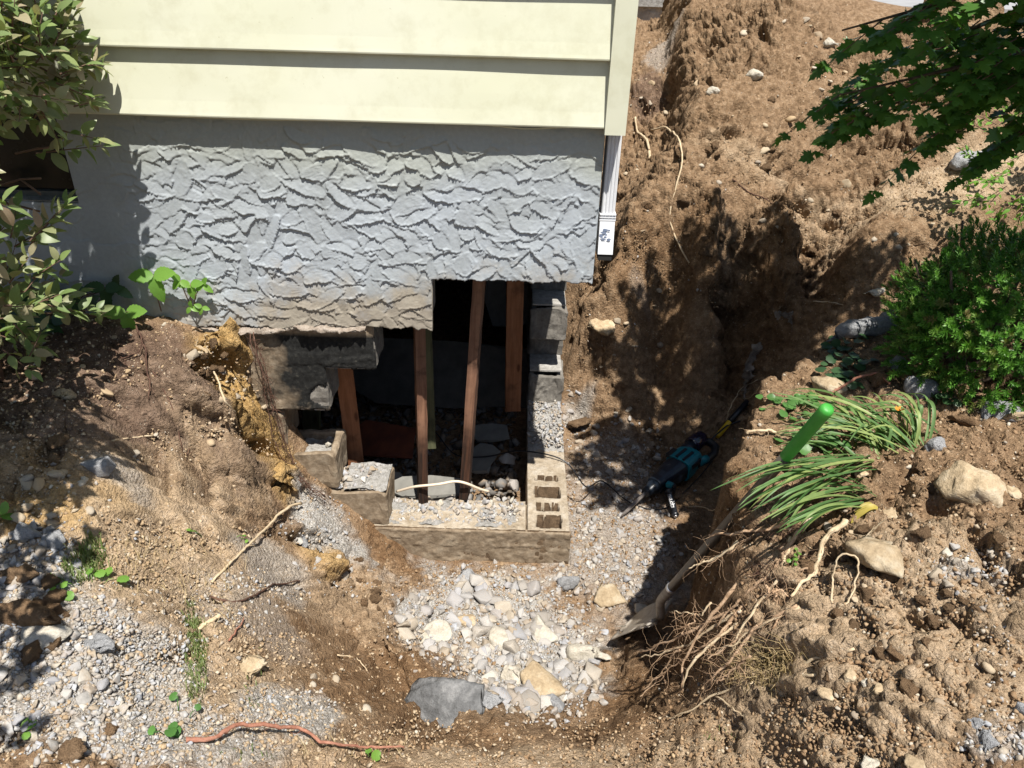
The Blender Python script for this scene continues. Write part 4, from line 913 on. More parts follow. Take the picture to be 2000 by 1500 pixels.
for (cx, cy, rx, ry), n, (s0, s1), lab, grp in ZN:
    a = rs.uniform(0, 6.283, n); q = np.sqrt(rs.random(n)); P = hit(cx+rx*q*np.cos(a), cy+ry*q*np.sin(a)); P = P[free(P)]
    for p in P:
        s = s0*(s1/s0)**(rs.random()**1.4); one('concrete_chunk', CH[rs.integers(26)], p, s, where(lab, p, P, s, s0, s1), 'chunk', grp)
for (cx, cy, rx, ry), n, (s0, s1), lab, grp in [((1500,250,180,230), 26, (.018, .045), 'tan stone lying on the sunny face of the spoil heap', 'stones on the spoil heap'),
      ((1660,440,180,60), 14, (.012, .03), 'small stone at the foot of the spoil heap', 'stones at the heap foot'),
      ((1260,320,45,260), 16, (.015, .04), 'tan stone in the strip between heap and house', 'stones beside the house'),
      ((300,780,280,150), 26, (.012, .032), 'stone in the dark soil of the left bank', 'stones in the left bank'),
      ((90,970,100,60), 16, (.014, .034), 'yellowish pebble in the heap at the left edge', 'yellowish pebbles at the left edge'),
      ((600,1330,170,110), 16, (.01, .026), 'stone on the left slope down to the pit', 'stones on the left slope'),
      ((1750,1180,220,300), 22, (.008, .024), 'stone in the loose soil of the right bank', 'stones in the right bank'),
      ((1230,650,90,110), 12, (.012, .03), 'stone in the cut bank behind the side wall', 'stones in the cut bank')]:
    a = rs.uniform(0, 6.283, n); q = np.sqrt(rs.random(n)); P = hit(cx+rx*q*np.cos(a), cy+ry*q*np.sin(a)); P = P[free(P)]
    for p in P:
        s = s0*(s1/s0)**(rs.random()**1.6); one('stone', PB[rs.integers(12)], p, s, where(lab, p, P, s, s0, s1), 'stone', grp)
for (cx, cy, rx, ry), n, (s0, s1), lab, grp in [((1750,1150,250,280), 40, (.014, .036), 'crumbly brown clod on the right bank', 'clods on the right bank'), ((1350,1340,90,70), 14, (.015, .035), 'brown clod on the rim under the roots', 'clods under the roots'),
      ((740,1130,80,60), 16, (.015, .034), 'dark brown clod by the bottom course', 'clods by the bottom course'), ((60,1200,90,80), 6, (.03, .06), 'brown clod in the left gravel', 'clods in the left gravel'), ((1480,330,200,200), 22, (.025, .055), 'clod on the spoil heap', 'clods on the heap'), ((420,720,120,60), 12, (.015, .03), 'tan clod under the stucco edge', 'clods under the stucco edge')]:
    a = rs.uniform(0, 6.283, n); q = np.sqrt(rs.random(n)); P = hit(cx+rx*q*np.cos(a), cy+ry*q*np.sin(a)); P = P[free(P)]
    for p in P:
        s = s0*(s1/s0)**(rs.random()**1.3); one('soil_clod', CL[rs.integers(10)], p, s, where(lab, p, P, s, s0, s1), 'clod', grp, .42)
# --- single rocks one can point to: px, py, size along, ratio, height ratio, material, name, label
BIG = [
 ('stone_slab', (868,1386), 84, (1, .80, .26), M_DARKROCK, 'large dark grey slab with torn left edge lying near the bottom', 'slab', -.55, 3),
 ('concrete_chunk', (190,915), 34, (1, .52, .45), M_GREYROCK, 'grey-blue brick-shaped concrete piece on the left bank', 'chunk', 0.06, 2),
 ('concrete_slab', (92,1243), 42, (1, .72, .3), M_WHITEROCK, 'flat whitish slab lying in the gravel at lower left', 'slab', .1, 3),
 ('concrete_chunk', (55,1042), 24, (1, .95, .85), M_GREYROCK, 'grey-blue lump at the left edge, taller one', 'chunk', .3, 1),
 ('concrete_chunk', (105,1060), 28, (1, .6, .5), M_GREYROCK, 'grey-blue lump right of the taller lump', 'chunk', -.3, 1),
 ('stone', (487,1312), 36, (1, .62, .25), M_TANROCK, 'flat tan stone half buried right of the grass line', 'stone', 1.2, 1),
 ('soil_clod', (216,1430), 15, (1, .9, .8), M_CLOD, 'small round dark clod on the gravel', 'clod', .3, 1),
 ('soil_clod', (142,1472), 26, (1, .85, .7), M_CLOD, 'larger dark clod at the bottom left', 'clod', .3, 1),
 ('soil_clod', (45,1215), 60, (1, .6, .5), M_CLOD, 'big brown clod half in shade at the left edge', 'clod', .1, 1),
 ('soil_clod', (45,1130), 34, (1, .55, .5), M_CLOD, 'dark clod at the left edge above the big brown clod', 'clod', .1, 1),
 ('stone', (1685,230), 26, (1, .85, 1.0), M_TANROCK, 'biggest tan stone on the spoil heap, casting a black shadow', 'stone', .4, 1),
 ('stone', (1475,153), 17, (1, .8, .6), M_WHITEROCK, 'cream stone on the upper heap', 'stone', .2, 1),
 ('stone', (1617,88), 14, (1, .8, .7), M_WHITEROCK, 'small cream stone near the top of the heap', 'stone', .6, 1),
 ('stone', (1394,180), 14, (1, .5, .5), M_WHITEROCK, 'pale stone at the left shoulder of the heap', 'stone', .2, 1),
 ('stone', (1180,640), 26, (.8, 1, .5), M_TANROCK, 'tan stone in the bank right of the side wall blocks', 'stone', .7, 1),
 ('stone_shard', (1714,570), 30, (1, .42, .25), M_WHITEROCK, 'pale pointed shard leaning by the yew', 'shard', .9, 1),
 ('concrete_chunk', (1685,655), 60, (1, .42, .42), M_GREYROCK, 'long grey concrete piece behind the ground ivy', 'chunk', .1, 1),
 ('concrete_chunk', (1742,640), 34, (1, .8, .7), M_GREYROCK, 'dark grey lump at the foot of the yew', 'chunk', .9, 1),
 ('concrete_chunk', (1752,718), 34, (1, .62, .5), M_GREYROCK, 'grey lump below the yew beside the ivy', 'chunk', .3, 1),
 ('stone', (1712,738), 30, (1, .7, .5), M_CLOD, 'brown stone between ivy and grey lump', 'stone', .3, 1),
 ('concrete_chunk', (1790,766), 38, (1, .52, .5), M_GREYROCK, 'grey lump right of the iris leaves', 'chunk', 0, 1),
 ('stone', (1618,762), 34, (1, .62, .6), M_TANROCK, 'sunlit tan rock above the shovel grip', 'stone', -.5, 1),
 ('concrete_chunk', (1826,876), 21, (1, .8, .8), M_GREYROCK, 'blue-grey angular chunk at the right end of the iris leaves', 'chunk', .1, 1),
 ('concrete_chunk', (1955,817), 40, (1, .6, .6), M_GREYROCK, 'blue-grey chunk at the right edge of the photo', 'chunk', -.2, 1),
 ('stone', (1890,835), 42, (1, .5, .4), M_CLOD, 'brown flat stone left of the blue-grey chunk at the edge', 'stone', -.1, 1),
 ('stone', (1985,825), 22, (1, .8, .7), M_TANROCK, 'pale stone at the right edge', 'stone', .2, 1),
 ('boulder', (1893,965), 58, (1, .62, .6), M_TANROCK, 'big yellow-tan rock set in the right bank', 'rock', -.5, 3),
 ('boulder', (1715,1095), 58, (1, .55, .5), M_TANROCK, 'long grey-tan rock right of the roots', 'rock', -.85, 3),
 ('stone', (1938,953), 22, (1, .6, .6), M_WHITEROCK, 'rounded cream stone beside the yellow rock', 'stone', 0, 1),
 ('stone', (1975,965), 16, (1, .8, .7), M_TANROCK, 'small rounded stone right of the cream stone', 'stone', 0, 1),
 ('stone', (1740,1010), 26, (1, .6, .5), M_TANROCK, 'tan stone below the iris leaves', 'stone', .2, 1),
 ('stone', (1656,1322), 15, (.8, 1, .8), M_TANROCK, 'upright greenish stone low on the right bank', 'stone', .2, 1),
 ('stone', (1614,1360), 20, (1, .6, .5), M_TANROCK, 'greenish stone left of the upright one', 'stone', .1, 1),
 ('stone', (1690,1335), 10, (1, .8, .6), M_WHITEROCK, 'small pale stone right of the upright one', 'stone', .1, 1),
 ('stone', (1720,1350), 20, (1, .6, .5), M_TANROCK, 'pale flat stone right of the small pale one', 'stone', .1, 1),
 ('stone', (1683,928), 13, (1, .7, .6), M_TANROCK, 'orange pebble beside the iris leaves', 'stone', .1, 1),
 ('concrete_chunk', (1906,1415), 17, (1, .85, .7), M_GREYROCK, 'whitish lump, upper of the pair at lower right', 'chunk', .2, 1),
 ('concrete_chunk', (1931,1450), 20, (1, .85, .7), M_GREYROCK, 'whitish lump, lower of the pair at lower right', 'chunk', .4, 1),
 ('concrete_chunk', (1990,1390), 24, (1, .85, .7), M_GREYROCK, 'whitish lump cut by the right edge', 'chunk', .4, 1),
 ('concrete_chunk', (1790,1495), 24, (1, .85, .5), M_TANROCK, 'grey-tan lump at the bottom edge', 'chunk', .4, 1),
 ('concrete_chunk', (1700,1500), 20, (1, .85, .5), M_WHITEROCK, 'white lump at the bottom edge', 'chunk', .1, 1),
 ('concrete_chunk', (1840,1085), 16, (1, .85, .8), M_WHITEROCK, 'white crumbly chunk on the right bank', 'chunk', .1, 1),
 ('concrete_chunk', (1140,1285), 34, (1, .45, .5), M_WHITEROCK, 'cream knobbly piece at the right side of the rubble', 'chunk', -.15, 1),
 ('concrete_chunk', (1062,1345), 44, (1, .68, .55), M_TANROCK, 'large grey-tan block lump at the near end of the rubble', 'chunk', -.6, 2),
 ('concrete_chunk', (1093,1385), 32, (1, .55, .4), M_GREYROCK, 'grey slanting chunk touching the large block lump', 'chunk', -.5, 2),
 ('concrete_chunk', (957,1378), 24, (1, .75, .6), M_GREYROCK, 'grey chunk right of the dark slab', 'chunk', -.7, 1),
 ('concrete_slab', (970,1250), 30, (1, .7, .45), M_WHITEROCK, 'cream flat piece in the middle of the rubble', 'slab', -.4, 2),
 ('concrete_slab', (905,1222), 28, (1, .5, .4), M_TANROCK, 'tan oblong piece in the rubble', 'slab', .6, 2),
 ('concrete_slab', (848,1240), 38, (1, .6, .3), M_WHITEROCK, 'broad cream piece at the left side of the rubble', 'slab', -.1, 3),
 ('concrete_slab', (1055,1235), 36, (1, .8, .4), M_WHITEROCK, 'broad cream piece right of the middle of the rubble', 'slab', -.1, 3),
 ('concrete_chunk', (1000,1325), 26, (1, .8, .6), M_WHITEROCK, 'white chunk below the middle of the rubble', 'chunk', .1, 1),
 ('concrete_chunk', (910,1132), 20, (1, .8, .6), M_GREYROCK, 'grey-white chunk below the bottom course', 'chunk', .1, 1),
 ('concrete_chunk', (1110,1140), 26, (1, .7, .6), M_GREYROCK, 'grey-white chunk below the right end of the bottom course', 'chunk', .5, 1),
 ('stone', (1175,1290), 15, (.8, 1, .9), M_WHITEROCK, 'rounded white piece at the right end of the knobbly one', 'stone', .5, 1),
 ('concrete_shard', (655,1092), 24, (1, .42, .3), M_WHITEROCK, 'pale upright shard on the slope left of the blocks', 'shard', -.8, 2),
 ('concrete_shard', (598,1062), 26, (1, .28, .4), M_GREYROCK, 'dark-sided shard left of the pale upright one', 'shard', -1.1, 2),
 ('concrete_slab', (1265,1195), 34, (1, .7, .35), M_WHITEROCK, 'white slab under the shovel blade', 'slab', .4, 1),
 ('concrete_slab', (1190,1168), 30, (1, .8, .35), M_TANROCK, 'tan slab on the pit floor left of the shovel', 'slab', .4, 1),
 ('stone_slab', (188,1257), 36, (1, .55, .22), M_GREYROCK, 'flat grey stone in the gravel left of the grass line', 'stone', -.1, 1),
 ('stone', (130,775), 26, (1, .4, .35), M_TANROCK, 'long stone in the shade of the left bank', 'stone', -.1, 1),
 ('stone', (120,870), 28, (1, .6, .45), M_CLOD, 'brown stone in the shade of the left bank', 'stone', -.4, 1),
 ('stone', (392,688), 14, (1, .7, .6), M_TANROCK, 'stone near the top of the left bank', 'stone', -.2, 1),
 ('concrete_chunk', (1128,835), 28, (1, .9, .8), M_CLOD, 'dark round lump beside the side wall course', 'chunk', -.2, 1),
 ('concrete_chunk', (1885,325), 40, (1, .6, .5), M_GREYROCK, 'dusty grey rock behind the maple leaves', 'rock', -.2, 1),
]
for k, (nm, (px, py), hw, sq, mat, lab, cat, ang, rnd) in enumerate(BIG):
    p = G(px, py); d = (p-CAM) @ ROTN[:, 2]*-1; s = hw/1500*d*1.25
    v, f = rock_shape(500+k, 3 if hw < 30 else 3, 9 if rnd == 3 else 12, .035 if rnd == 2 else .08, (1, sq[1], sq[2]), {1: .25, 2: .0, 3: .08}[rnd])
    # flatten the faces a little for slabs, fray the outline
    v = v*(1+(.22 if mat is M_CLOD else .05)*fbm(v[:, 0]*(9 if mat is M_CLOD else 6), v[:, 1]*7+v[:, 2]*6, 700+k, 4))[:, None]; v = v*s
    me = np_mesh(nm, v, f, False); me.materials.append(mat)
    o = link(nm, me, None, (p[0], p[1], p[2]+s*sq[2]*.35)); o.rotation_euler = (.75 if k == 0 else .22 if sq[2] < .5 else .1, 0, ang); tag(o, lab, cat)
# --- debris inside the basement
M_PLY = plain('dusty_board', (.07, .065, .055), .9, var=.35, vs_=12); M_DRY = plain('plasterboard', (.15, .145, .13), .85, var=.2, vs_=14); M_ORG = plain('orange_sheet', (.13, .032, .012), .8, var=.45, vs_=10)
def slab_obj(nm, c, sx, sy, sz, rot, mat, lab, cat, seed=0):
    r = np.random.default_rng(seed); n = 9; V = []; 
    for z in (0, 1):
        for k in range(n):
            a = 6.283*k/n; q = 1/max(abs(math.cos(a)), abs(math.sin(a)))*(.86+.14*r.random()); V.append((sx/2*q*math.cos(a)+r.normal(0, .004), sy/2*q*math.sin(a)+r.normal(0, .004), z*sz))
    F = [tuple(range(n-1, -1, -1)), tuple(range(n, 2*n))]+[(k, (k+1) % n, n+(k+1) % n, n+k) for k in range(n)]
    o = link(nm, np_mesh(nm, V, F, False), None, c, mat); o.rotation_euler = rot; return tag(o, lab, cat)
slab_obj('board', (-.45, 1.35, -1.02), 1.3, .42, .02, (.95, .05, .03), M_PLY, 'dusty grey board lying across the dark basement', 'board', 1)
slab_obj('plasterboard_piece', (-.12, .95, -1.17), .24, .13, .013, (.35, .1, .2), M_DRY, 'pale broken plasterboard piece lying behind the right leaning stud', 'plasterboard', 2)
slab_obj('plasterboard_piece', (-.15, .68, -1.15), .17, .20, .013, (.3, -.1, -.5), M_DRY, 'pale plasterboard piece nearest the green stud', 'plasterboard', 3)
slab_obj('plasterboard_piece', (-.42, .36, -1.10), .40, .13, .014, (.3, .0, .05), M_DRY, 'long pale plasterboard strip just inside the hole', 'plasterboard', 4)
slab_obj('plastic_sheet', (-.70, .80, -1.13), .36, .22, .01, (.5, .1, .0), M_ORG, 'orange-red sheet crumpled in the dark basement', 'sheet', 5)
slab_obj('plasterboard_sheet', (-.03, 2.0, -.72), .34, .55, .013, (1.25, .1, .1), M_DRY, 'grey sheet standing at the back of the basement', 'plasterboard', 6)
for k, (x, y, s, lab) in enumerate([(-.60, .50, .085, 'round dark lump behind the split orange stud'), (.02, .50, .05, 'grey chunk just inside near the corner'), (-.08, .36, .045, 'grey chunk between the right leaning stud and the corner'), (-.01, .72, .06, 'dark chunk at the foot of the wide orange stud')]):
    one('concrete_chunk', CH[k*3], (x, y, -1.2), s, lab, 'chunk', None, .1)
floor_stuff(90, -.55, XC-.22, .09, .20, ZC[0]+.004, .012, .030, 'ledge_chips', 'larger white chips heaped along the back of the sawn ledge', M_CHUNK, SHM)
floor_stuff(26, -.77, -.60, .03, .18, ZC[1]+.002, .010, .026, 'ledge_chips', 'white chips lying on the second block step', M_CHUNK, SHM)
# chips sitting on the steps
for k, (px, py, y, hw, lab) in enumerate([(712,946,.1,18,'white chip standing on the second block step'), (735,930,.14,13,'narrow white chip leaning behind the first chip'), (695,930,.12,10,'small chip on the second block step'), (640,868,.1,9,'white chip bridging the cores of the third step block'), (957,1040,.06,9,'pebble on the sawn bottom course'), (800,1000,.1,9,'chip by the foot of the left leaning stud'), (860,985,.15,12,'chip between the feet of the two leaning studs'), (960,985,.16,12,'chip right of the foot of the right leaning stud'), (1000,975,.17,10,'chip near the corner on the bottom course')]):
    p = at_y(px, py, y); s = hw/1500*3.3
    v, f = rock_shape(800+k, 2, 9, .05, (1, .6, .7)); me = np_mesh('concrete_chunk', v*s, f, False); me.materials.append(M_WHITEROCK); o = link('concrete_chunk', me, None, tuple(p)); o.rotation_euler = (.3, .3*k, k); tag(o, lab, 'chunk')
# ------------------------------------------------------------------ leaves and plants
def leaf_tpl(width=.42, n=6, fold=.10, droop=.18, tip=1.0, serr=0.):
    """pointed leaf, base at the origin, tip towards +y, length 1"""
    V = []; F = []
    for k in range(n+1):
        t = k/n; wd = width*.5*(math.sin(math.pi*min(1, t**.8))**.8)*(1 if k not in (0, n) else 0)+.004
        if serr and 0 < k < n: wd *= 1+serr*(1 if k % 2 else -1)
        z = -droop*t*t
        V += [(-wd, t, z+fold*wd*2), (0, t, z), (wd, t, z+fold*wd*2)]
    for k in range(n):
        a = k*3; F += [(a, a+1, a+4, a+3), (a+1, a+2, a+5, a+4)]
    return np.array(V, float), np.array(F)
def tri(F): return np.concatenate([F[:, [0, 1, 2]], F[:, [0, 2, 3]]]) if F.shape[1] == 4 else F
def fan_leaf(outline, centre, cup=.0, droop=.15):
    V = [(centre[0], centre[1], 0)]+[(x, y, cup*(x*x)+(-droop*y*y)+.03*math.sin(7*i)) for i, (x, y) in enumerate(outline)]; n = len(outline)
    return np.array(V, float), np.array([(0, 1+i, 1+(i+1) % n) for i in range(n)])
MAPLE = [(0, 0), (.10, .10), (.38, .02), (.33, .14), (.46, .22), (.36, .27), (.60, .44), (.44, .46), (.50, .62), (.27, .52), (.22, .56), (.25, .74), (.13, .76), (0, 1.0)]
MAPLE = MAPLE+[(-x, y) for x, y in MAPLE[-2:0:-1]]
T_MAPLE = [fan_leaf([(x*(1+.1*q), y) for x, y in MAPLE], (0, .38), c, d) for q, c, d in ((0, .3, .2), (-1, -.2, .3), (1, .1, .05))]
ROUND = [(.5*math.sin(a)*(1+.05*math.cos(a*9)), .47-.5*math.cos(a)*(1+.05*math.cos(a*9))+(.18 if abs(a) < .2 or abs(a-6.283) < .2 else 0)) for a in np.linspace(0, 6.283, 19)[:-1]]
T_ROUND = [fan_leaf(ROUND, (0, .42), .5, .1), fan_leaf(ROUND, (0, .42), -.2, .35)]
T_OV = [leaf_tpl(.50, 6, .12, .22), leaf_tpl(.44, 6, .25, .05), leaf_tpl(.54, 6, .05, .38)]
T_OV = [(v, f) for v, f in T_OV]
T_SER = [leaf_tpl(.60, 13, .08, .15, serr=.07), leaf_tpl(.52, 13, .14, .3, serr=.07)]
def yew_tpl(seed, n=26, L=1.0):
    r = np.random.default_rng(seed); V = []; F = []
    for k in range(n):
        t = (k+.5)/n; a = k*2.4; up = .25+.75*t; ln = .42*(1-.25*t)*r.uniform(.8, 1.1)
        d = np.array([math.cos(a)*(1.15-up*.8), up, math.sin(a)*(1.15-up*.8)]); d /= np.linalg.norm(d)
        s_ = np.cross(d, (0, 1, 0)); s_ /= np.linalg.norm(s_)+1e-9; b = np.array([0, t*.62, 0]); i = len(V)
        V += [b-s_*.030, b+s_*.030, b+d*ln*.6+s_*.042, b+d*ln, b+d*ln*.6-s_*.042]; F += [(i, i+1, i+2), (i, i+2, i+4), (i+4, i+2, i+3)]
    return np.array(V), np.array(F)
T_YEW = [yew_tpl(k) for k in range(4)]
def frames(D, Nn):
    """rotation with +y along D and +z near Nn"""
    D = D/np.linalg.norm(D, axis=1)[:, None]; X = np.cross(D, Nn); X /= np.linalg.norm(X, axis=1)[:, None]+1e-9; Z = np.cross(X, D)
    return np.stack([X, D, Z], -1)
def leafage(plant, P, D, Nn, S, tpls, mat, name='leaf', stuffname='foliage', nobj=300, smooth=True, parts_label=None):
    """the leaves that show largest become objects of their own, the others one mesh"""
    P = np.asarray(P); R = frames(np.asarray(D, float), np.asarray(Nn, float)); S = np.asarray(S)
    q = (P-CAM) @ ROTN; px = 1000+1500*q[:, 0]/-q[:, 2]; py = 750-1500*q[:, 1]/-q[:, 2]
    vis = (q[:, 2] < 0) & (px > -20) & (px < 2020) & (py > -20) & (py < 1520); size = np.where(vis, S/np.maximum(-q[:, 2], .1), 0)
    order = np.argsort(-size+1e-4*np.arange(len(size)) % 1e-3); first = order[:nobj]; first = first[size[first] > 0]; rest = np.setdiff1d(np.arange(len(P)), first)
    mes = []
    for v, f in tpls:
        m_ = np_mesh(name, v, f, smooth); m_.materials.append(mat); mes.append(m_)
    inv = Matrix.Translation(plant.location).inverted()
    for i in first:
        o = bpy.data.objects.new(name, mes[i % len(mes)]); C.objects.link(o); o.parent = plant
        M = Matrix([[*(R[i, a]*S[i]), P[i, a]] for a in range(3)]+[[0, 0, 0, 1]]); o.matrix_local = inv @ M
    if len(rest):
        me = scatter_mesh(stuffname, [(v, tri(f)) for v, f in tpls], P[rest]-np.array(plant.location), S[rest], R[rest])
        if smooth: me.polygons.foreach_set('use_smooth', np.ones(len(me.polygons), bool))
        o = link(stuffname, me, plant, None, mat); o['kind'] = 'stuff'
def unit(v): v = np.asarray(v, float); return v/(np.linalg.norm(v)+1e-9)
def twig_plant(plant, twigs, per, size, tpls, mat, mat_wood, r, up=.5, opposite=True, nobj=300, flat=.0, tr=.0022):
    """twigs: list of (p0, p1); leaves in pairs along each"""
    P = []; D = []; Nn = []; S = []; mb = MB()
    loc = np.array(plant.location)
    for p0, p1 in twigs:
        p0 = np.array(p0); p1 = np.array(p1); L_ = np.linalg.norm(p1-p0); ax = unit(p1-p0); side = unit(np.cross(ax, (0, 0, 1))+1e-3); n = max(3, int(per*L_/.2)); sag = .04*L_
        pts = [p0+(p1-p0)*t+np.array([0, 0, -sag*t*t])+side*.02*L_*math.sin(5*t+p0[0]*9) for t in np.linspace(0, 1, 5)]; mb.tube(np.array(pts)-loc, [tr*(1.3-.9*t) for t in np.linspace(0, 1, 5)], 4)
        for k in range(n):
            t = (k+.6)/n; b = p0+(p1-p0)*t-np.array([0, 0, sag*t*t])
            nrm = unit(np.cross(side, ax)) ; nrm = nrm if nrm[2] > 0 else -nrm
            for sgn in ((-1, 1) if opposite else ((-1, 1)[k % 2],)):
                sd = side if (k % 2 == 0 or flat) else nrm
                d = unit(ax*r.uniform(.3, .9)+sd*sgn*r.uniform(.6, 1)+np.array([0, 0, r.uniform(-.25, up)]))
                P.append(b+d*.006); D.append(d); Nn.append(unit(np.array([0, -.25, 1.])+r.normal(0, .35, 3))); S.append(size*r.uniform(.65, 1.15)*(1.05-.35*t))
        P.append(p0+(p1-p0)-np.array([0, 0, sag])); D.append(ax+np.array([0, 0, .2])); Nn.append(unit(np.array([0, -.3, 1.])+r.normal(0, .3, 3))); S.append(size*.8)
    leafage(plant, P, D, Nn, S, tpls, mat, nobj=nobj)
    o = link('twigs', mb.mesh('twigs', mat_wood, True), plant); o['kind'] = 'stuff'
M_BARK = rock_mat('bark', (.05, .035, .025), (.10, .075, .055), (.16, .125, .09), 40, rnd=.1)
M_TWIG = plain('twig_bark', (.13, .075, .05), .8, var=.3)
M_BUSHLEAF = leaf_mat('variegated_leaf', [(.13, .19, .065), (.17, .24, .085), (.15, .20, .085), (.24, .24, .13), (.33, .27, .19), (.18, .25, .085), (.27, .28, .13), (.13, .20, .07), (.36, .26, .21)], .28, .42)
M_MAPLE = leaf_mat('maple_leaf', [(.045, .115, .02), (.065, .15, .026), (.09, .20, .035), (.05, .125, .024), (.12, .25, .045)], .30, .40)
M_YEW = leaf_mat('yew_needle', [(.06, .16, .025), (.085, .21, .03), (.12, .27, .045), (.07, .18, .028), (.16, .33, .06), (.17, .12, .06)], .25, .4)
M_IRIS = leaf_mat('strap_leaf', [(.055, .12, .035), (.09, .17, .055), (.14, .23, .08), (.065, .14, .04), (.26, .32, .11), (.10, .19, .06)], .30, .5)
M_YELL = leaf_mat('yellowed_leaf', [(.42, .32, .05), (.36, .30, .08)], .3, .5)
M_IVY = leaf_mat('ivy_leaf', [(.06, .15, .035), (.085, .20, .05), (.11, .25, .06)], .35, .42)
M_IVYD = leaf_mat('vine_leaf_painted_shade', [(.025, .06, .025), (.035, .08, .03), (.05, .10, .04)], .25, .4)  # dark copy of the vine greens; shade is painted into the leaf colour
M_VINE = leaf_mat('bright_vine_leaf', [(.14, .28, .05), (.18, .33, .06), (.12, .26, .05)], .4, .4)
M_GRASS = leaf_mat('grass_blade', [(.10, .16, .04), (.16, .20, .07), (.24, .24, .12), (.12, .20, .05)], .3, .5)
# --- bush at the left
r = np.random.default_rng(3)
bush = thing('leafy_bush', 'variegated green and pinkish leaved bush growing against the house at the left edge', 'bush', (-1.75, -.45, 0))
tw = []
def ell_twigs(c, rad, n, L, inner=.45, bias=(0, 0, .35), cond=None):
    out = []; c = np.array(c); rad = np.array(rad)
    while len(out) < n:
        d = unit(r.normal(size=3)); q = r.uniform(inner, 1)**.7; p = c+d*rad*q; dr = unit(d+np.array(bias)+r.normal(0, .3, 3)); p1 = p+dr*L*r.uniform(.6, 1.2)
        if cond is not None and not cond(p1): continue
        out.append((p, p1))
    return out
cb = lambda p: p[1] < -.06
tw += ell_twigs((-1.60, -.44, 1.16), (.50, .30, .42), 230, .15, .3, cond=lambda p: cb(p) and p[2] > .73 and p[0] < -1.27-.10*abs(p[1]+.5))
tw += ell_twigs((-1.40, -.40, .92), (.24, .24, .18), 70, .12, .3, cond=lambda p: cb(p) and p[0] < -1.26 and p[2] > .74)
tw += ell_twigs((-1.62, -.66, .34), (.30, .26, .30), 70, .15, .3, cond=lambda p: cb(p) and p[0] < -1.32)
tw += ell_twigs((-1.9, -.5, .55), (.26, .30, .5), 50, .16, .3, cond=lambda p: cb(p) and p[0] < -1.72)
tw += ell_twigs((-1.62, -.50, 1.75), (.50, .36, .34), 190, .17, .2, cond=lambda p: cb(p) and p[0] < -1.32)
tw += ell_twigs((-1.42, -1.12, .92), (.38, .34, .20), 150, .15, .2, cond=lambda p: p[0] < -1.08 and p[1] < -.96)
tw += ell_twigs((-1.20, -1.66, .80), (.24, .20, .10), 40, .13, .2, cond=lambda p: p[0] < -.98)
tw += ell_twigs((-.98, -2.05, .90), (.10, .13, .06), 9, .10, .2, cond=lambda p: p[0] < -.85)
tw += [(at_y(70, 300, -.25), at_y(200, 280, -.22)), (at_y(120, 255, -.3), at_y(190, 270, -.28))]
twig_plant(bush, tw, 8, .062, T_OV, M_BUSHLEAF, M_TWIG, r, up=.35, nobj=300)
mb = None
for k, (a, b) in enumerate([((-1.75, -.45, -.05), (-1.55, -.5, 1.2)), ((-1.78, -.42, -.05), (-1.95, -.45, 1.1)), ((-1.72, -.47, -.05), (-1.4, -.5, 1.7)), ((-1.73, -.5, -.05), (-1.5, -.62, .5)), ((-1.8, -.45, -.05), (-1.7, -.3, 1.5)), ((-1.75, -.5, -.05), (-1.4, -1.15, .95)), ((-1.6, -.8, .5), (-1.15, -1.7, .82)), ((-1.3, -1.4, .75), (-.98, -2.05, .9))]):
    a = np.array(a); b = np.array(b); m = MB(); pts = [a+(b-a)*t+np.array([.03*math.sin(5*t+k), .03*math.cos(4*t+k), 0]) for t in np.linspace(0, 1, 9)]
    m.tube(np.array(pts)-np.array(bush.location), np.linspace(.013, .005, 9), 7); m.build('branch', M_TWIG, bush, True)
for k, pth in enumerate([[(0, 362), (40, 350), (80, 348)], [(40, 350), (80, 380)], [(0, 395), (30, 400), (78, 413)], [(0, 385), (36, 415)], [(30, 300), (75, 290), (95, 288)]]):
    m = MB(); m.tube(np.array([at_y(x, y, -.3) for x, y in pth])-np.array(bush.location), .0035, 5); m.build('bare_twig', M_TWIG, bush, True)
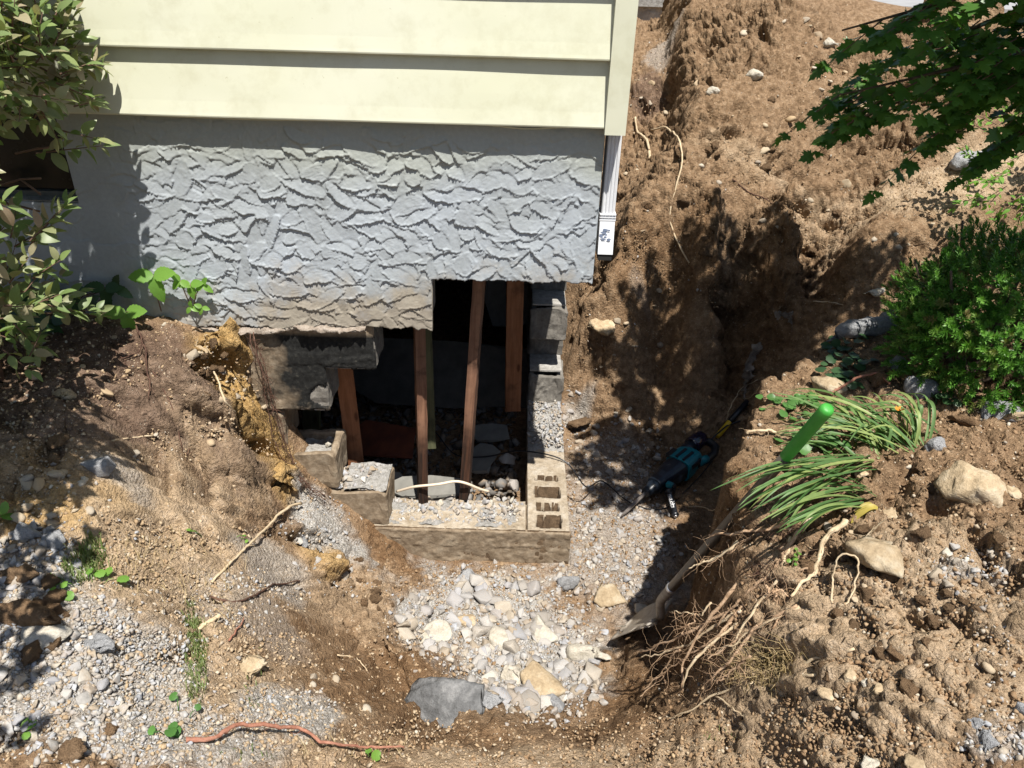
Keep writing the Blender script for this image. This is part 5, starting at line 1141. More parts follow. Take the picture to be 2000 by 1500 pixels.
# --- maple, right: low boughs hang into the picture, the crown above throws the shade over the pit
r = np.random.default_rng(8)
maple = thing('maple_tree', 'dark green maple with lobed leaves reaching in from the upper right', 'tree', (2.35, -.55, -.1))
tw = []
def flat_bough(p0, p1, width, n, L):
    """side twigs left and right of a bough: leaves in a loose layer"""
    out = []; p0 = np.array(p0); p1 = np.array(p1); ax = unit(p1-p0); sd = unit(np.cross(ax, (0, 0, 1)))
    for k in range(n):
        t = r.uniform(.05, 1); s_ = r.choice([-1, 1]); b = p0+(p1-p0)*t+sd*s_*width*(1-.6*t)*r.uniform(0, .8)+np.array([0, 0, r.normal(0, .035)]); e = b+unit(ax*.8+sd*s_*r.uniform(.2, 1)+np.array([0, 0, r.uniform(-.5, .1)]))*L*r.uniform(.6, 1.2); out.append((b, e))
    return out
BOUGHS = [((2.35, -.55, 1.5), (2.0, -.2, 1.15), (1.09, .12, .84), .30, 46), ((2.35, -.55, 1.45), (1.9, .1, 1.1), (1.24, .22, .76), .26, 34), ((2.35, -.55, 1.5), (1.9, -.1, 1.2), (1.45, .15, .70), .22, 26),
          ((2.35, -.55, 1.6), (1.8, -.3, 1.35), (1.00, .0, 1.05), .3, 34), ((2.35, -.55, 1.45), (2.05, .05, 1.0), (1.70, .2, .66), .22, 26), ((2.35, -.55, 1.55), (1.9, .4, 1.2), (1.35, .55, .85), .3, 30),
          ((2.35, -.55, 1.9), (1.7, -.1, 1.75), (.98, .05, 1.55), .42, 44), ((2.35, -.55, 1.9), (1.8, .4, 1.75), (1.25, .75, 1.5), .42, 40), ((2.35, -.55, 1.9), (1.9, -.6, 1.75), (1.10, -.45, 1.45), .36, 40), ((2.35, -.55, 1.8), (2.1, .3, 1.7), (1.8, .9, 1.5), .4, 26),
          ((2.35, -.55, 1.9), (2.0, -.8, 1.8), (1.45, -.75, 1.5), .3, 28)]
for a, b, c_, wd, n in BOUGHS:
    tw += flat_bough(np.array(a)*.35+np.array(b)*.65, c_, wd, n, .20)
    m = MB(); q = [np.array(a)*(1-t)**2+2*np.array(b)*t*(1-t)+np.array(c_)*t*t for t in np.linspace(0, 1, 12)]; m.tube(np.array(q)-np.array(maple.location), np.linspace(.022, .003, 12), 6); m.build('branch', M_BARK, maple, True)
tw += ell_twigs((1.55, .08, 1.66), (.58, .72, .16), 250, .2, .2)
tw += ell_twigs((1.02, -.42, 1.56), (.20, .28, .10), 42, .18, .2)
tw += ell_twigs((2.0, .12, 1.70), (.50, .65, .15), 150, .2, .2)
twig_plant(maple, tw, 4.6, .072, T_MAPLE, M_MAPLE, M_TWIG, r, up=.15, opposite=True, nobj=300, flat=1)
m = MB(); m.tube(np.array([(2.35, -.55, -.1), (2.37, -.54, .5), (2.33, -.56, 1.1), (2.36, -.55, 1.8), (2.30, -.5, 2.4)])-np.array(maple.location), [.075, .062, .055, .042, .02], 12); m.build('trunk', M_BARK, maple, True)
# --- yew mound
r = np.random.default_rng(4)
yew_c = np.array([1.72, -.26, .19]); yew = thing('yew_shrub', 'dense dark green yew mound with starry needle tips at the right edge', 'shrub', (1.66, -.22, -.08))
n = 3600; d = r.normal(size=(n, 3)); d /= np.linalg.norm(d, axis=1)[:, None]; d = d[(d[:, 2] > -.75)]; q = r.uniform(.60, 1.0, len(d))**.6
lump = 1+.13*np.sin(d[:, 0]*7+1)*np.sin(d[:, 1]*6+2)+.10*np.sin(d[:, 2]*9)
P = yew_c+d*np.array([.41, .36, .26])*(q*lump)[:, None]; P = P[P[:, 2] > -.09]; dd = (P-yew_c)/np.array([.46, .40, .30]); dd /= np.linalg.norm(dd, axis=1)[:, None]
D = dd+np.array([0, 0, .35])+r.normal(0, .28, P.shape)
leafage(yew, P, D, r.normal(size=P.shape), .052*r.uniform(.75, 1.2, len(P)), T_YEW, M_YEW, 'sprig', 'foliage', 300, False)
for k in range(7):
    a = k*.9; m = MB(); e = np.array([.30*math.cos(a), .26*math.sin(a), .45+.05*(k % 3)]); m.tube([np.array([0, 0, -.02])+e*t+np.array([0, 0, -.05*math.sin(3*t)]) for t in np.linspace(0, 1, 6)], np.linspace(.014, .004, 6), 6); m.build('branch', M_BARK, yew, True)
# --- lighter shrub standing further back between the maple leaves
r = np.random.default_rng(14); ls = thing('light_green_shrub', 'bright yellow-green shrub showing between the maple leaves', 'shrub', (2.75, 1.3, -.1))
tw = ell_twigs((2.65, 1.25, .42), (.36, .30, .36), 80, .14, .4)
twig_plant(ls, tw, 7, .045, T_OV, M_VINE, M_TWIG, r, up=.4, nobj=120)
# --- strap-leaved iris clumps
def blade(pts, w_, tw_=0.4, seed=0):
    """grass-like strap leaf along a smooth path, folded along its midrib"""
    pts = np.asarray(pts, float); n = 14; t = np.linspace(0, 1, n)[:, None]
    if len(pts) == 3: Q = (1-t)**2*pts[0]+2*t*(1-t)*pts[1]+t*t*pts[2]
    else: Q = (1-t)**3*pts[0]+3*t*(1-t)**2*pts[1]+3*t*t*(1-t)*pts[2]+t**3*pts[3]
    T = np.gradient(Q, axis=0); T /= np.linalg.norm(T, axis=1)[:, None]; V = []
    for k in range(n):
        u_ = k/(n-1); wd = w_*(1-.0*u_)*min(1, (1-u_)**.5*1.6+.03)*(.7+.3*min(1, u_*5)); s_ = np.cross(T[k], (0, 0, 1)); s_ = unit(s_); nn = np.cross(s_, T[k]); a = tw_*math.sin(u_*2.2+seed)
        s2 = s_*math.cos(a)+nn*math.sin(a); n2 = np.cross(s2, T[k]); V += [Q[k]-s2*wd+n2*wd*.35, Q[k], Q[k]+s2*wd+n2*wd*.35]
    F = np.array([q_ for k in range(n-1) for q_ in ((k*3, k*3+1, k*3+4, k*3+3), (k*3+1, k*3+2, k*3+5, k*3+4))]); return np.array(V), F
def clump(name, label, cat, blades, mat, w_=.0048, group=None):
    c = np.mean([b[0] for b in blades], axis=0); pl = thing(name, label, cat, tuple(c), group)
    for k, b in enumerate(blades):
        v, f = blade(b, w_*rr.uniform(.7, 1.15), rr.uniform(.2, .7), k); o = link('leaf', np_mesh('leaf', v-c, f, True), pl, None, mat if not isinstance(mat, list) else mat[k % len(mat)])
    return pl
rr = np.random.default_rng(6)
def gz(x, y): return float(bil(GZ, x, y))
def gpt(px, py, up=0.):
    p = G(px, py).copy(); p[2] += up; return p
B1 = []
for k in range(27):   # lower clump: combed to the left, tips drooping over the edge
    t = rr.random(); bx, by = 1685+rr.normal(0, 16), 905+rr.uniform(-25, 75); b = gpt(bx, by, .0)
    ex, ey = 1420+90*t+rr.normal(0, 18), 935+95*t+rr.normal(0, 14); e = at_d(ex, ey, 1.98+rr.uniform(-.04, .06)); mpt = at_d(1560+30*t+rr.normal(0, 12), 866+75*t+rr.normal(0, 10), 1.95+rr.uniform(-.05, .03)); B1.append((b, mpt, e))
for k in range(9):
    b = gpt(1680+rr.normal(0, 8), 985+rr.normal(0, 8), .0); e = at_d(1520+rr.uniform(-20, 60), 1035+rr.uniform(-15, 15), 1.9); B1.append((b, at_d(1610, 975+rr.normal(0, 9), 1.86), e))
clump('iris_clump', 'green strap-leaved plant bent left over the shovel handle, roots bare below', 'plant', B1, M_IRIS)
B2 = []
for k in range(58):   # upper clump: mound behind the shovel grip
    a = rr.random(); b = gpt(1735+rr.normal(0, 42)-60*a*0, 872+rr.normal(0, 10), .0); ex = 1540+rr.uniform(-40, 180); ey = 770+rr.uniform(-10, 95); e = at_h(ex, ey, 1.33+rr.uniform(-.05, .04)); mid = (b+e)/2+np.array([rr.normal(0, .02), rr.normal(0, .02), rr.uniform(.07, .13)]); B2.append((b, mid, e))
for k in range(12):
    b = gpt(1640+rr.normal(0, 30), 890+rr.normal(0, 6), .0); e = at_h(1545+rr.uniform(-40, 20), 850+rr.uniform(-25, 30), 1.36); B2.append((b, (b+e)/2+np.array([0, 0, .07]), e))
for k in range(14):
    b = gpt(1790+rr.normal(0, 12), 862+rr.normal(0, 8), .0); e = at_h(1700+rr.uniform(-40, 90), 775+rr.uniform(-8, 30), 1.28); B2.append((b, (b+e)/2+np.array([.03, 0, .12]), e))
cl2 = clump('iris_clump', 'larger mound of green strap leaves behind the green shovel grip', 'plant', B2, M_IRIS)
fl = np.array(at_h(1756, 802, 1.24)); m = MB()
for k in range(6): a = k*1.05; m.add([fl, fl+np.array([.014*math.cos(a), .008*math.sin(a), .012]), fl+np.array([.016*math.cos(a+.5), .010*math.sin(a+.5), .008]), fl+np.array([.010*math.cos(a+.8), .006*math.sin(a+.8), .002])], [(0, 1, 2, 3)])
M_FLOWER = plain('orange_petals', (.65, .22, .02), .6)
fo = m.build('flower', M_FLOWER); local(fo, cl2)
clump('yellowed_iris_leaves', 'three yellowed strap leaves lying below the green clump', 'leaves', [(gpt(1712, 1000, .01), gpt(1685, 1008, .05), gpt(1660, 1028, .01)), (gpt(1700, 995, .01), gpt(1690, 1000, .04), gpt(1665, 1012, .02)), (gpt(1600, 960, .02), gpt(1570, 975, .05), gpt(1552, 985, .02))], M_YELL, .008)
# --- ground ivy and vine leaves
def patch(name, label, cat, spots, size, mat, tpls=None, up=.03, group=None):
    P = [gpt(x, y, up*rr.uniform(.3, 1)) for x, y in spots]; c = np.mean(P, axis=0); c[2] -= up; pl = thing(name, label, cat, tuple(c), group); mb = MB(); D = []
    for p in P:
        a = rr.uniform(0, 6.28); d = np.array([math.cos(a), math.sin(a), .1]); D.append(d); g0 = np.array([p[0]*.6+c[0]*.4, p[1]*.6+c[1]*.4, 0]); g0[2] = min(gz(g0[0], g0[1]), p[2]+.02); mb.tube(np.array([g0, (g0+p)/2+np.array([0, 0, .01]), p])-c, .0012, 4)
    leafage(pl, P, D, [unit(np.array([0, -.3, 1])+rr.normal(0, .25, 3)) for _ in P], size*rr.uniform(.6, 1.15, len(P)), tpls or T_ROUND, mat, nobj=300, smooth=False); mb.build('stems', mat, pl, True)['kind'] = 'stuff'
    return pl
def spots(cx, cy, rx, ry, n): return [(cx+rx*rr.normal()*.5, cy+ry*rr.normal()*.5) for _ in range(n)]
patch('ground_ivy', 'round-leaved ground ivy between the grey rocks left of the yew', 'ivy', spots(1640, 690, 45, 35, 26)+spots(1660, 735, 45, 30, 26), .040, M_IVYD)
patch('ground_ivy', 'light green ground ivy at the left foot of the iris mound', 'ivy', spots(1545, 795, 45, 22, 26), .036, M_IVY)
patch('ground_ivy', 'pale green scalloped leaves in front of the shovel grip', 'ivy', spots(1610, 870, 60, 20, 15)+[(1530, 870)], .042, M_IVY)
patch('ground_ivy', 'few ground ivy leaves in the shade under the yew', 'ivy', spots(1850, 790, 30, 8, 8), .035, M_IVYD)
patch('ground_ivy', 'bright scalloped leaves by the grass tuft at left', 'ivy', [(110, 1150), (128, 1166), (105, 1135), (230, 1140), (222, 1135), (190, 1128), (180, 1135), (138, 1155)], .034, M_VINE)
patch('ground_ivy', 'pale ivy leaves around the reddish root at the bottom', 'ivy', spots(345, 1435, 35, 15, 8)+[(305, 1440), (352, 1372), (385, 1400)], .026, M_IVY)
patch('seedling', 'two green seedling leaves near the bottom centre', 'seedling', [(716, 1480), (745, 1485)], .030, M_VINE)
patch('seedling', 'single green leaf at the left edge', 'seedling', [(3, 1003), (6, 1010)], .04, M_VINE)
patch('seedling', 'lone leaf in the lower left gravel', 'seedling', [(48, 1432), (55, 1436)], .03, M_VINE)
patch('seedling', 'tiny green sprout among the uprooted roots', 'seedling', spots(1552, 1095, 14, 20, 7), .014, M_VINE)
patch('seedling', 'tiny sprout beside the long pale root', 'seedling', [(372, 1048), (370, 1045), (480, 1060), (483, 1058)], .014, M_VINE)
# --- creeper: trifoliate leaves on the wall foot
def trifol(pl, c, s, yaw, pitch, mat, n=3):
    """three leaflets from one point"""
    mes = []
    for k in range(n):
        a = yaw+(k-(n-1)/2)*1.75; v, f = T_SER[k % 2]; me_ = np_mesh('leaflet', v, f, True); me_.materials.append(mat); o = bpy.data.objects.new('leaflet', me_); C.objects.link(o); o.parent = pl
        d = np.array([math.sin(a), -.45*math.cos(pitch), -math.cos(a)*math.sin(pitch)]); R_ = frames(d[None], np.array([[0, -1., .8]]))[0]; sc = s*(1 if k == 1 else .86)
        o.matrix_local = Matrix([[*(R_[i]*sc), c[i]-pl.location[i]] for i in range(3)]+[[0, 0, 0, 1]])
def creeper(label, root, nodes, mat, group=None):
    pl = thing('creeper_vine', label, 'vine', tuple(root), group); m = MB()
    for (px, py, y, s, yaw) in nodes:
        p = at_y(px, py, y); trifol(pl, p, s, yaw, 1.0, mat); m.tube(np.array([root, (np.array(root)+p)/2+np.array([0, -.01, .02]), p])-np.array(root), .0022, 5)
    m.build('stem', M_TWIG, pl, True)['kind'] = 'stuff'; return pl
creeper('bright green three-leaflet sprig standing in front of the sunlit stucco', at_y(315, 608, -.05), [(300, 538, -.08, .105, .15)], M_VINE)
creeper('yellow-green small sprig right of the taller one', at_y(377, 608, -.05), [(372, 555, -.06, .062, .1), (352, 548, -.07, .05, -.8), (396, 556, -.06, .045, .9), (372, 600, -.08, .035, 1.2), (395, 600, -.08, .035, -.4)], M_VINE)
creeper('bright three-leaflet sprig low in front of the wall at the shade edge', at_y(275, 618, -.12), [(246, 610, -.14, .10, .1)], M_VINE)
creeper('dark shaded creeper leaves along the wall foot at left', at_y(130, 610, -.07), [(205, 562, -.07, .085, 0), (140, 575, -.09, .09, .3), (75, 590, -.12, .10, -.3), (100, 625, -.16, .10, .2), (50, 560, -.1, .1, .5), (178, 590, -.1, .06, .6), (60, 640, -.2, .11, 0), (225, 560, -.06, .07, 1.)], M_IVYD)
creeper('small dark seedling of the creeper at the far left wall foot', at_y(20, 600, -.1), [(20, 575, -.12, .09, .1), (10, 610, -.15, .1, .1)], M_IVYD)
# --- grass
def tuft(name, label, boxes, n, h, mat, lean=.5, w_=.0014):
    c = gpt(boxes[0][0], boxes[0][1]); V = []; F = []; T_ = []; off = 0
    px, py = pick([(*b, 1) for b in boxes], n); P = hit(px, py)
    for p in P:
        a = rr.uniform(0, 6.28); hh = h*rr.uniform(.4, 1.1); e = p+np.array([math.cos(a)*lean*hh*rr.random(), math.sin(a)*lean*hh*rr.random(), hh*rr.uniform(.25, 1)]); mpt = (p+e)/2+np.array([0, 0, hh*.3]); s_ = np.array([-math.sin(a), math.cos(a), 0])*w_
        V += [p-s_, p+s_, mpt+s_*.8, mpt-s_*.8, e]; F += [(off, off+1, off+2), (off, off+2, off+3), (off+3, off+2, off+4)]; T_ += [rr.random()]*5; off += 5
    me = np_mesh(name, np.array(V)-c, np.array(F), False); a_ = me.attributes.new('tone', 'FLOAT', 'POINT'); a_.data.foreach_set('value', np.array(T_, np.float32))
    o = link(name, me, None, tuple(c), mat); return tag(o, label, None, None, 'stuff')
tuft('grass', 'green grass tuft in the left gravel', [(165, 1110, 40, 30), (185, 1085, 22, 35)], 420, .05, M_GRASS)
tuft('grass', 'thin strip of grass down the broken edge at lower left', [(383, 1310, 22, 70), (375, 1220, 14, 40), (392, 1260, 16, 50)], 620, .04, M_GRASS)
tuft('grass', 'wisps of grass at the bottom', [(480, 1480, 60, 15), (1400, 1440, 40, 12), (500, 1330, 20, 60)], 60, .035, M_GRASS)
M_STRAW = leaf_mat('dry_grass', [(.30, .22, .11), (.38, .29, .15), (.25, .18, .09), (.42, .34, .20)], .2, .7)
tuft('dry_grass', 'straw-coloured dead grass below the uprooted roots', [(1480, 1320, 60, 30), (1520, 1290, 40, 25)], 900, .085, M_STRAW, 1.2, .0011)
tuft('dry_grass', 'straw wisps on the left bank', [(330, 1110, 120, 60), (700, 1470, 120, 20), (420, 1180, 60, 50)], 220, .06, M_STRAW, 1.4, .0009)
# ------------------------------------------------------------------ roots
M_ROOT = rock_mat('pale_root_bark', (.25, .16, .095), (.40, .27, .17), (.52, .38, .26), 60, bs=.5, bd=.002, rnd=.25)
M_ROOTD = rock_mat('dark_root_bark', (.055, .032, .024), (.11, .06, .042), (.17, .10, .07), 60, bs=.5, bd=.002, rnd=.2)
M_ROOTR = rock_mat('reddish_root_bark', (.20, .085, .055), (.30, .14, .095), (.38, .20, .14), 50, bs=.5, bd=.002, rnd=.1)
M_ROOTP = rock_mat('peeled_root', (.42, .31, .19), (.52, .41, .27), (.60, .50, .36), 50, bs=.3, bd=.002, rnd=.1)
def wander(pts, n, amp, seed):
    """smooth path through the points with small kinks"""
    pts = np.asarray(pts, float); k = len(pts); d = np.r_[0, np.cumsum(np.linalg.norm(np.diff(pts, axis=0), axis=1))]; t = np.linspace(0, d[-1], n); out = np.stack([np.interp(t, d, pts[:, i]) for i in range(3)], 1)
    for _ in range(2): out[1:-1] = (out[:-2]+2*out[1:-1]+out[2:])/4
    g = np.random.default_rng(seed); w_ = np.cumsum(g.normal(0, amp, (n, 3)), 0); w_ -= np.linspace(0, 1, n)[:, None]*w_[-1]; return out+w_
def root_obj(parent, pts, r0, r1, mat, seed, name='root', n=18, amp=.0022, sides=6):
    q = wander(pts, n, amp, seed); m = MB(); g = np.random.default_rng(seed+1); rad = np.linspace(r0, r1, n)*(1+g.normal(0, .10, n)); c = np.array(parent.location) if parent is not None else q[0]
    m.tube(q-c, rad, sides); me_ = m.mesh(name, mat, True); return link(name, me_, parent, None if parent is not None else tuple(c)), q
def rootlets(parent, paths, n, L, mat, seed, rad=.0009, grav=.3, name='rootlets'):
    g = np.random.default_rng(seed); m = MB(); c = np.array(parent.location); np_ = len(paths)
    for k in range(n):
        q = paths[g.integers(np_)]; i = g.integers(1, len(q)-1); p = q[i]; d = unit(g.normal(size=3)+.5*unit(q[i]-q[i-1])+np.array([0, 0, -grav])); ln = L*g.uniform(.3, 1.1); pts = [p]; 
        for j in range(5): d = unit(d+g.normal(0, .38, 3)+np.array([0, 0, -.06])); pts.append(pts[-1]+d*ln/5)
        m.tube(np.array(pts)-c, np.linspace(rad, rad*.4, 6)*g.uniform(.6, 1.5), 3, caps=False)
    o = m.build(name, mat, parent, True); o['kind'] = 'stuff'; return o
up = thing('uprooted_roots', 'tangle of long tan roots hanging over the pit edge below the strap leaves', 'roots', tuple(at_h(1560, 1010, 1.36)))
H_ = lambda *a: [at_h(x, y, h) for x, y, h in a]
MAIN = [([(1600,985,1.33),(1505,1120,1.50),(1430,1220,1.66),(1345,1300,1.80),(1333,1345,1.88)], .0062), ([(1560,1040,1.40),(1470,1160,1.58),(1385,1260,1.74),(1350,1295,1.80)], .0065), ([(1500,1060,1.46),(1420,1160,1.60),(1370,1230,1.72),(1335,1300,1.84),(1334,1350,1.9)], .0058),
        ([(1500,1130,1.52),(1440,1190,1.64),(1350,1240,1.78),(1250,1275,2.0)], .0052), ([(1450,1190,1.62),(1340,1255,1.82),(1250,1285,2.02)], .0042), ([(1330,1270,1.86),(1270,1330,2.05),(1250,1360,2.1)], .0032),
        ([(1555,1185,1.48),(1480,1235,1.60),(1420,1265,1.68),(1380,1290,1.74)], .0042), ([(1480,1220,1.58),(1450,1260,1.64),(1430,1300,1.70),(1388,1340,1.80)], .0042), ([(1650,1015,1.31),(1605,1055,1.36),(1590,1110,1.42),(1545,1165,1.48)], .0075),
        ([(1580,1110,1.42),(1510,1120,1.48),(1460,1125,1.52)], .0028), ([(1530,1070,1.40),(1515,1100,1.44),(1512,1112,1.46)], .0052), ([(1540,1020,1.36),(1470,1035,1.44),(1410,1048,1.50),(1385,1045,1.54)], .0052), ([(1440,1060,1.48),(1390,1095,1.56),(1345,1110,1.62)], .0042),
        ([(1470,1050,1.45),(1410,1085,1.54),(1390,1100,1.57)], .0030), ([(1515,1150,1.50),(1515,1200,1.56),(1516,1240,1.6)], .0025), ([(1530,1200,1.52),(1510,1245,1.58),(1505,1275,1.62)], .0030), ([(1560,1185,1.48),(1500,1215,1.55),(1465,1235,1.6),(1400,1275,1.72)], .0034),
        ([(1500,1115,1.48),(1490,1180,1.58),(1470,1240,1.66)], .0045), ([(1465,1280,1.64),(1425,1310,1.72),(1400,1335,1.76)], .004), ([(1495,1145,1.50),(1530,1160,1.5),(1545,1168,1.5)], .0038), ([(1390,1180,1.66),(1375,1200,1.7),(1335,1195,1.75),(1312,1195,1.8)], .0025), ([(1360,1200,1.72),(1330,1240,1.8)], .0022),
        ([(1430,1215,1.66),(1400,1240,1.70),(1320,1290,1.88),(1252,1350,2.05)], .0030), ([(1575,1030,1.37),(1540,1075,1.43),(1480,1160,1.55),(1400,1225,1.7)], .0055), ([(1545,1050,1.40),(1520,1130,1.48),(1450,1230,1.63),(1420,1290,1.72)], .0048)]
paths = []
for k, (p, rad) in enumerate(MAIN):
    o, q = root_obj(up, H_(*p), rad*1.15, rad*.5, M_ROOT if k % 4 else M_ROOTP, 900+k, n=30, amp=.0022); paths.append(q)
rootlets(up, paths, 480, .09, M_ROOT, 77, .0007)
m_ = [np.array(H_((1560,1010,1.36),(1520,1050,1.42),(1470,1100,1.52),(1500,1110,1.48),(1540,1060,1.4))), np.array(H_((1460,1060,1.48),(1480,1090,1.5),(1520,1040,1.42),(1560,1030,1.38)))]
m_ = [wander(x, 20, .006, 5+i) for i, x in enumerate(m_)]
rootlets(up, m_, 380, .09, M_ROOTD, 78, .0008, name='fine_root_hairs')
def lone(label, pts, r0, r1, mat, seed, hairs=0, up_=.012, amp=.002, name='root', cat='root', group=None):
    """pts: (px, py) on the ground, or (px, py, height above the ground)"""
    W = [gpt(p[0], p[1], (p[2] if len(p) > 2 else up_)) for p in pts]
    t = thing(name, label, cat, tuple(W[0]), group) if hairs else None
    o, q = root_obj(t, W, r0, r1, mat, seed, 'main_root' if hairs else name, n=max(14, 6*len(pts)), amp=amp)
    if hairs: rootlets(t, [q], hairs, .05, mat, seed+3, .0007)
    else: tag(o, label, cat, group)
lone('long root, pale at its upper end and reddish below, on the left slope', [(590,995,.03),(570,1010,.05),(530,1050,.05),(480,1090,.03),(440,1120,.02),(415,1142,.01)], .006, .004, M_ROOTP, 1, 12)
lone('thick reddish root crossing the bottom of the photo', [(365,1450),(400,1462,.02),(440,1455,.03),(470,1437,.04),(540,1442,.03),(600,1445,.03),(640,1470,.03),(720,1475,.03),(790,1468,.02)], .0065, .003, M_ROOTR, 2, 14)
lone('dark thin root casting a wavy line right of the left bank edge', [(410,1168),(450,1178),(500,1165),(540,1150,.02),(590,1138)], .004, .0025, M_ROOTD, 3)
lone('peeled stick lying on the grass strip', [(392,1238,.02),(432,1214,.03)], .006, .007, M_ROOTP, 4)
lone('thin reddish twig right of the peeled stick', [(450,1255),(478,1215,.02)], .003, .002, M_ROOTR, 5)
lone('pale root on the left bank near the brick-shaped chunk', [(217,867),(250,864,.015),(300,857)], .004, .0028, M_ROOTP, 6)
lone('straight pale root slanting along the yellow clay face', [(418,728),(440,790,.03),(462,815,.02)], .0045, .003, M_ROOTP, 7)
lone('dark forked root hanging from the top of the left bank', [(268,640),(290,690,.02),(297,740,.02),(293,790,.02)], .004, .002, M_ROOTD, 8, 30)
lone('thin root running down beside the trench mark', [(300,730),(340,810,.015),(365,900,.015),(372,880)], .0025, .0015, M_ROOTD, 9, 16)
lone('wavy root curling below the creeper', [(265,640,.02),(285,680,.03),(275,700,.02),(240,710,.02)], .0028, .0018, M_ROOTD, 10, 14)
lone('small roots on the upper left bank', [(210,690),(240,705,.02),(250,720)], .0025, .0015, M_ROOTD, 11, 12)
lone('long bare root running down the heap edge beside the house', [(1270,268,.05),(1300,272,.08),(1325,300,.08),(1333,340,.08),(1315,400,.07),(1303,440,.05),(1320,480,.03),(1345,520,.02)], .0065, .0045, M_ROOTP, 12, 26)
lone('short forked root peeled pale near the downspout', [(1238,245,.06),(1240,272,.06),(1262,290,.05),(1268,318,.03)], .008, .010, M_ROOTP, 13)
lone('thin root lying across the middle of the heap', [(1430,352),(1460,378),(1490,390),(1512,405)], .004, .0025, M_ROOTD, 14)
lone('thin pale root lying in the shade behind the tool', [(1588,592),(1640,598),(1690,606)], .003, .002, M_ROOTP, 15)
lone('pale forked root hanging over the pit edge above the tool', [(1480,745,.01),(1450,765,.03),(1430,800,.05),(1415,835,.05)], .003, .002, M_ROOTP, 16, 12)
lone('second pale root arching over the pit edge', [(1505,745),(1460,790,.03),(1440,785,.03)], .0025, .0015, M_ROOTP, 17)
lone('short pale root stub left of the shovel handle', [(1458,852,.01),(1480,855,.02),(1515,850,.01)], .005, .0045, M_ROOTP, 18, 10)
lone('looped thin root standing out of the bank right of the root tangle', [(1625,1185,.01),(1608,1150,.06),(1620,1120,.08),(1660,1117,.06),(1665,1150,.03),(1655,1180,.02),(1620,1205,.01)], .0028, .0022, M_ROOTP, 19)
lone('pale root pointing right, upper of the two low ones', [(1555,1315),(1600,1290,.02),(1665,1278,.02)], .005, .003, M_ROOTP, 20)
lone('pale root pointing right, lower of the two low ones', [(1500,1348,.02),(1545,1342,.03),(1590,1328,.02)], .006, .004, M_ROOTP, 21)
lone('long thin root running left from the dead grass to the rim', [(1470,1345,.03),(1400,1372,.04),(1310,1410,.02)], .0045, .002, M_ROOTP, 22, 10)
lone('thin root bending down from the long one', [(1395,1370,.03),(1430,1400,.03),(1472,1422,.01)], .003, .002, M_ROOTP, 23)
lone('thin light root on the dark slope at the bottom left of the rubble', [(658,1283),(700,1290,.01),(728,1328)], .0028, .0015, M_ROOTP, 24)
lone('brown root arching over the grey rocks beneath the yew', [(1620,780,.02),(1660,760,.05),(1700,752,.05),(1735,760,.02)], .005, .004, M_ROOTR, 25)
lone('little crooked root sticking out of the right cut face', [(1345,992,.01),(1365,988,.02),(1378,1000,.02),(1420,1005,.02)], .0028, .002, M_ROOTP, 26)
lone('creeper stem lying along the foot of the stucco', [(215,612,.02),(300,611,.02),(400,612,.02),(500,626,.02)], .003, .002, M_ROOTR, 27)
# root fringe along the cut between yellow clay and blocks
fr_t = thing('root_fringe', 'fringe of hair-thin dark roots between the clay face and the blocks', 'roots', tuple(at_y(520, 700, -.06)))
fp = [wander(np.array([at_y(498, 650, -.04), at_y(510, 700, -.05), at_y(530, 780, -.05), at_y(548, 860, -.06), at_y(580, 930, -.07), at_y(640, 975, -.07)])+np.array([dx, -.01*k, 0]), 30, .004, 60+k) for k, dx in enumerate((0, -.01, .008))]
for k, q in enumerate(fp):
    m = MB(); m.tube(q-np.array(fr_t.location), np.linspace(.0024, .0012, 30), 5); m.build('root', M_ROOTD, fr_t, True)
rootlets(fr_t, fp, 260, .07, M_ROOTD, 71, .0008)
# ------------------------------------------------------------------ shovel
M_HANDLE, nt_, N_, L_, P_ = new_mat('grey_brown_fibreglass'); P_.inputs['Roughness'].default_value = .38
g_ = N_.new('ShaderNodeTexCoord').outputs['Object']; n_ = noise(N_, L_, g_, 30, 5)
L_.new(ramp(N_, L_, n_, [(.3, (.055, .045, .036)), (.6, (.08, .066, .052)), (.75, (.14, .11, .08))]), P_.inputs['Base Color'])
M_GRIP, nt_, N_, L_, P_ = new_mat('bright_green_rubber_grip'); P_.inputs['Base Color'].default_value = (.035, .27, .028, 1); P_.inputs['Roughness'].default_value = .5; P_.inputs['Specular IOR Level'].default_value = .5
g_ = N_.new('ShaderNodeTexCoord').outputs['Object']; n_ = noise(N_, L_, g_, 22, 6, .7); L_.new(ramp(N_, L_, n_, [(.42, (.035, .25, .028)), (.60, (.05, .29, .04)), (.74, (.17, .22, .10))]), P_.inputs['Base Color']); bump(N_, L_, P_, noise(N_, L_, g_, 160, 2), .25, .002)
M_STEEL = rock_mat('earthy_steel', (.20, .165, .125), (.32, .28, .23), (.42, .38, .33), 25, .5, bs=.2, bd=.001, rnd=.02, spec=.5)
M_RING = plain('bright_steel_ring', (.55, .56, .58), .3, .8, .5, .05)
g1 = np.array(at_d(1618, 796, 1.82)); tip = gpt(1212, 1236, .015); foot = np.array(at_d(1310, 1150, 2.80))
sh = thing('shovel', 'long shovel with grey-brown handle and bright green grip standing in the pit', 'shovel', tuple(tip)); c0 = np.array(sh.location)
ax = unit(g1-foot)
m = MB(); prof = []; Lg = .235
m.tube(np.array([g1-ax*(Lg-t) for t in (0, .004, .03, .12, .20, .222, .232, .235)])-c0, [.0160, .0166, .0168, .0168, .0172, .0176, .0155, .009], 18); m.build('grip', M_GRIP, sh, True)
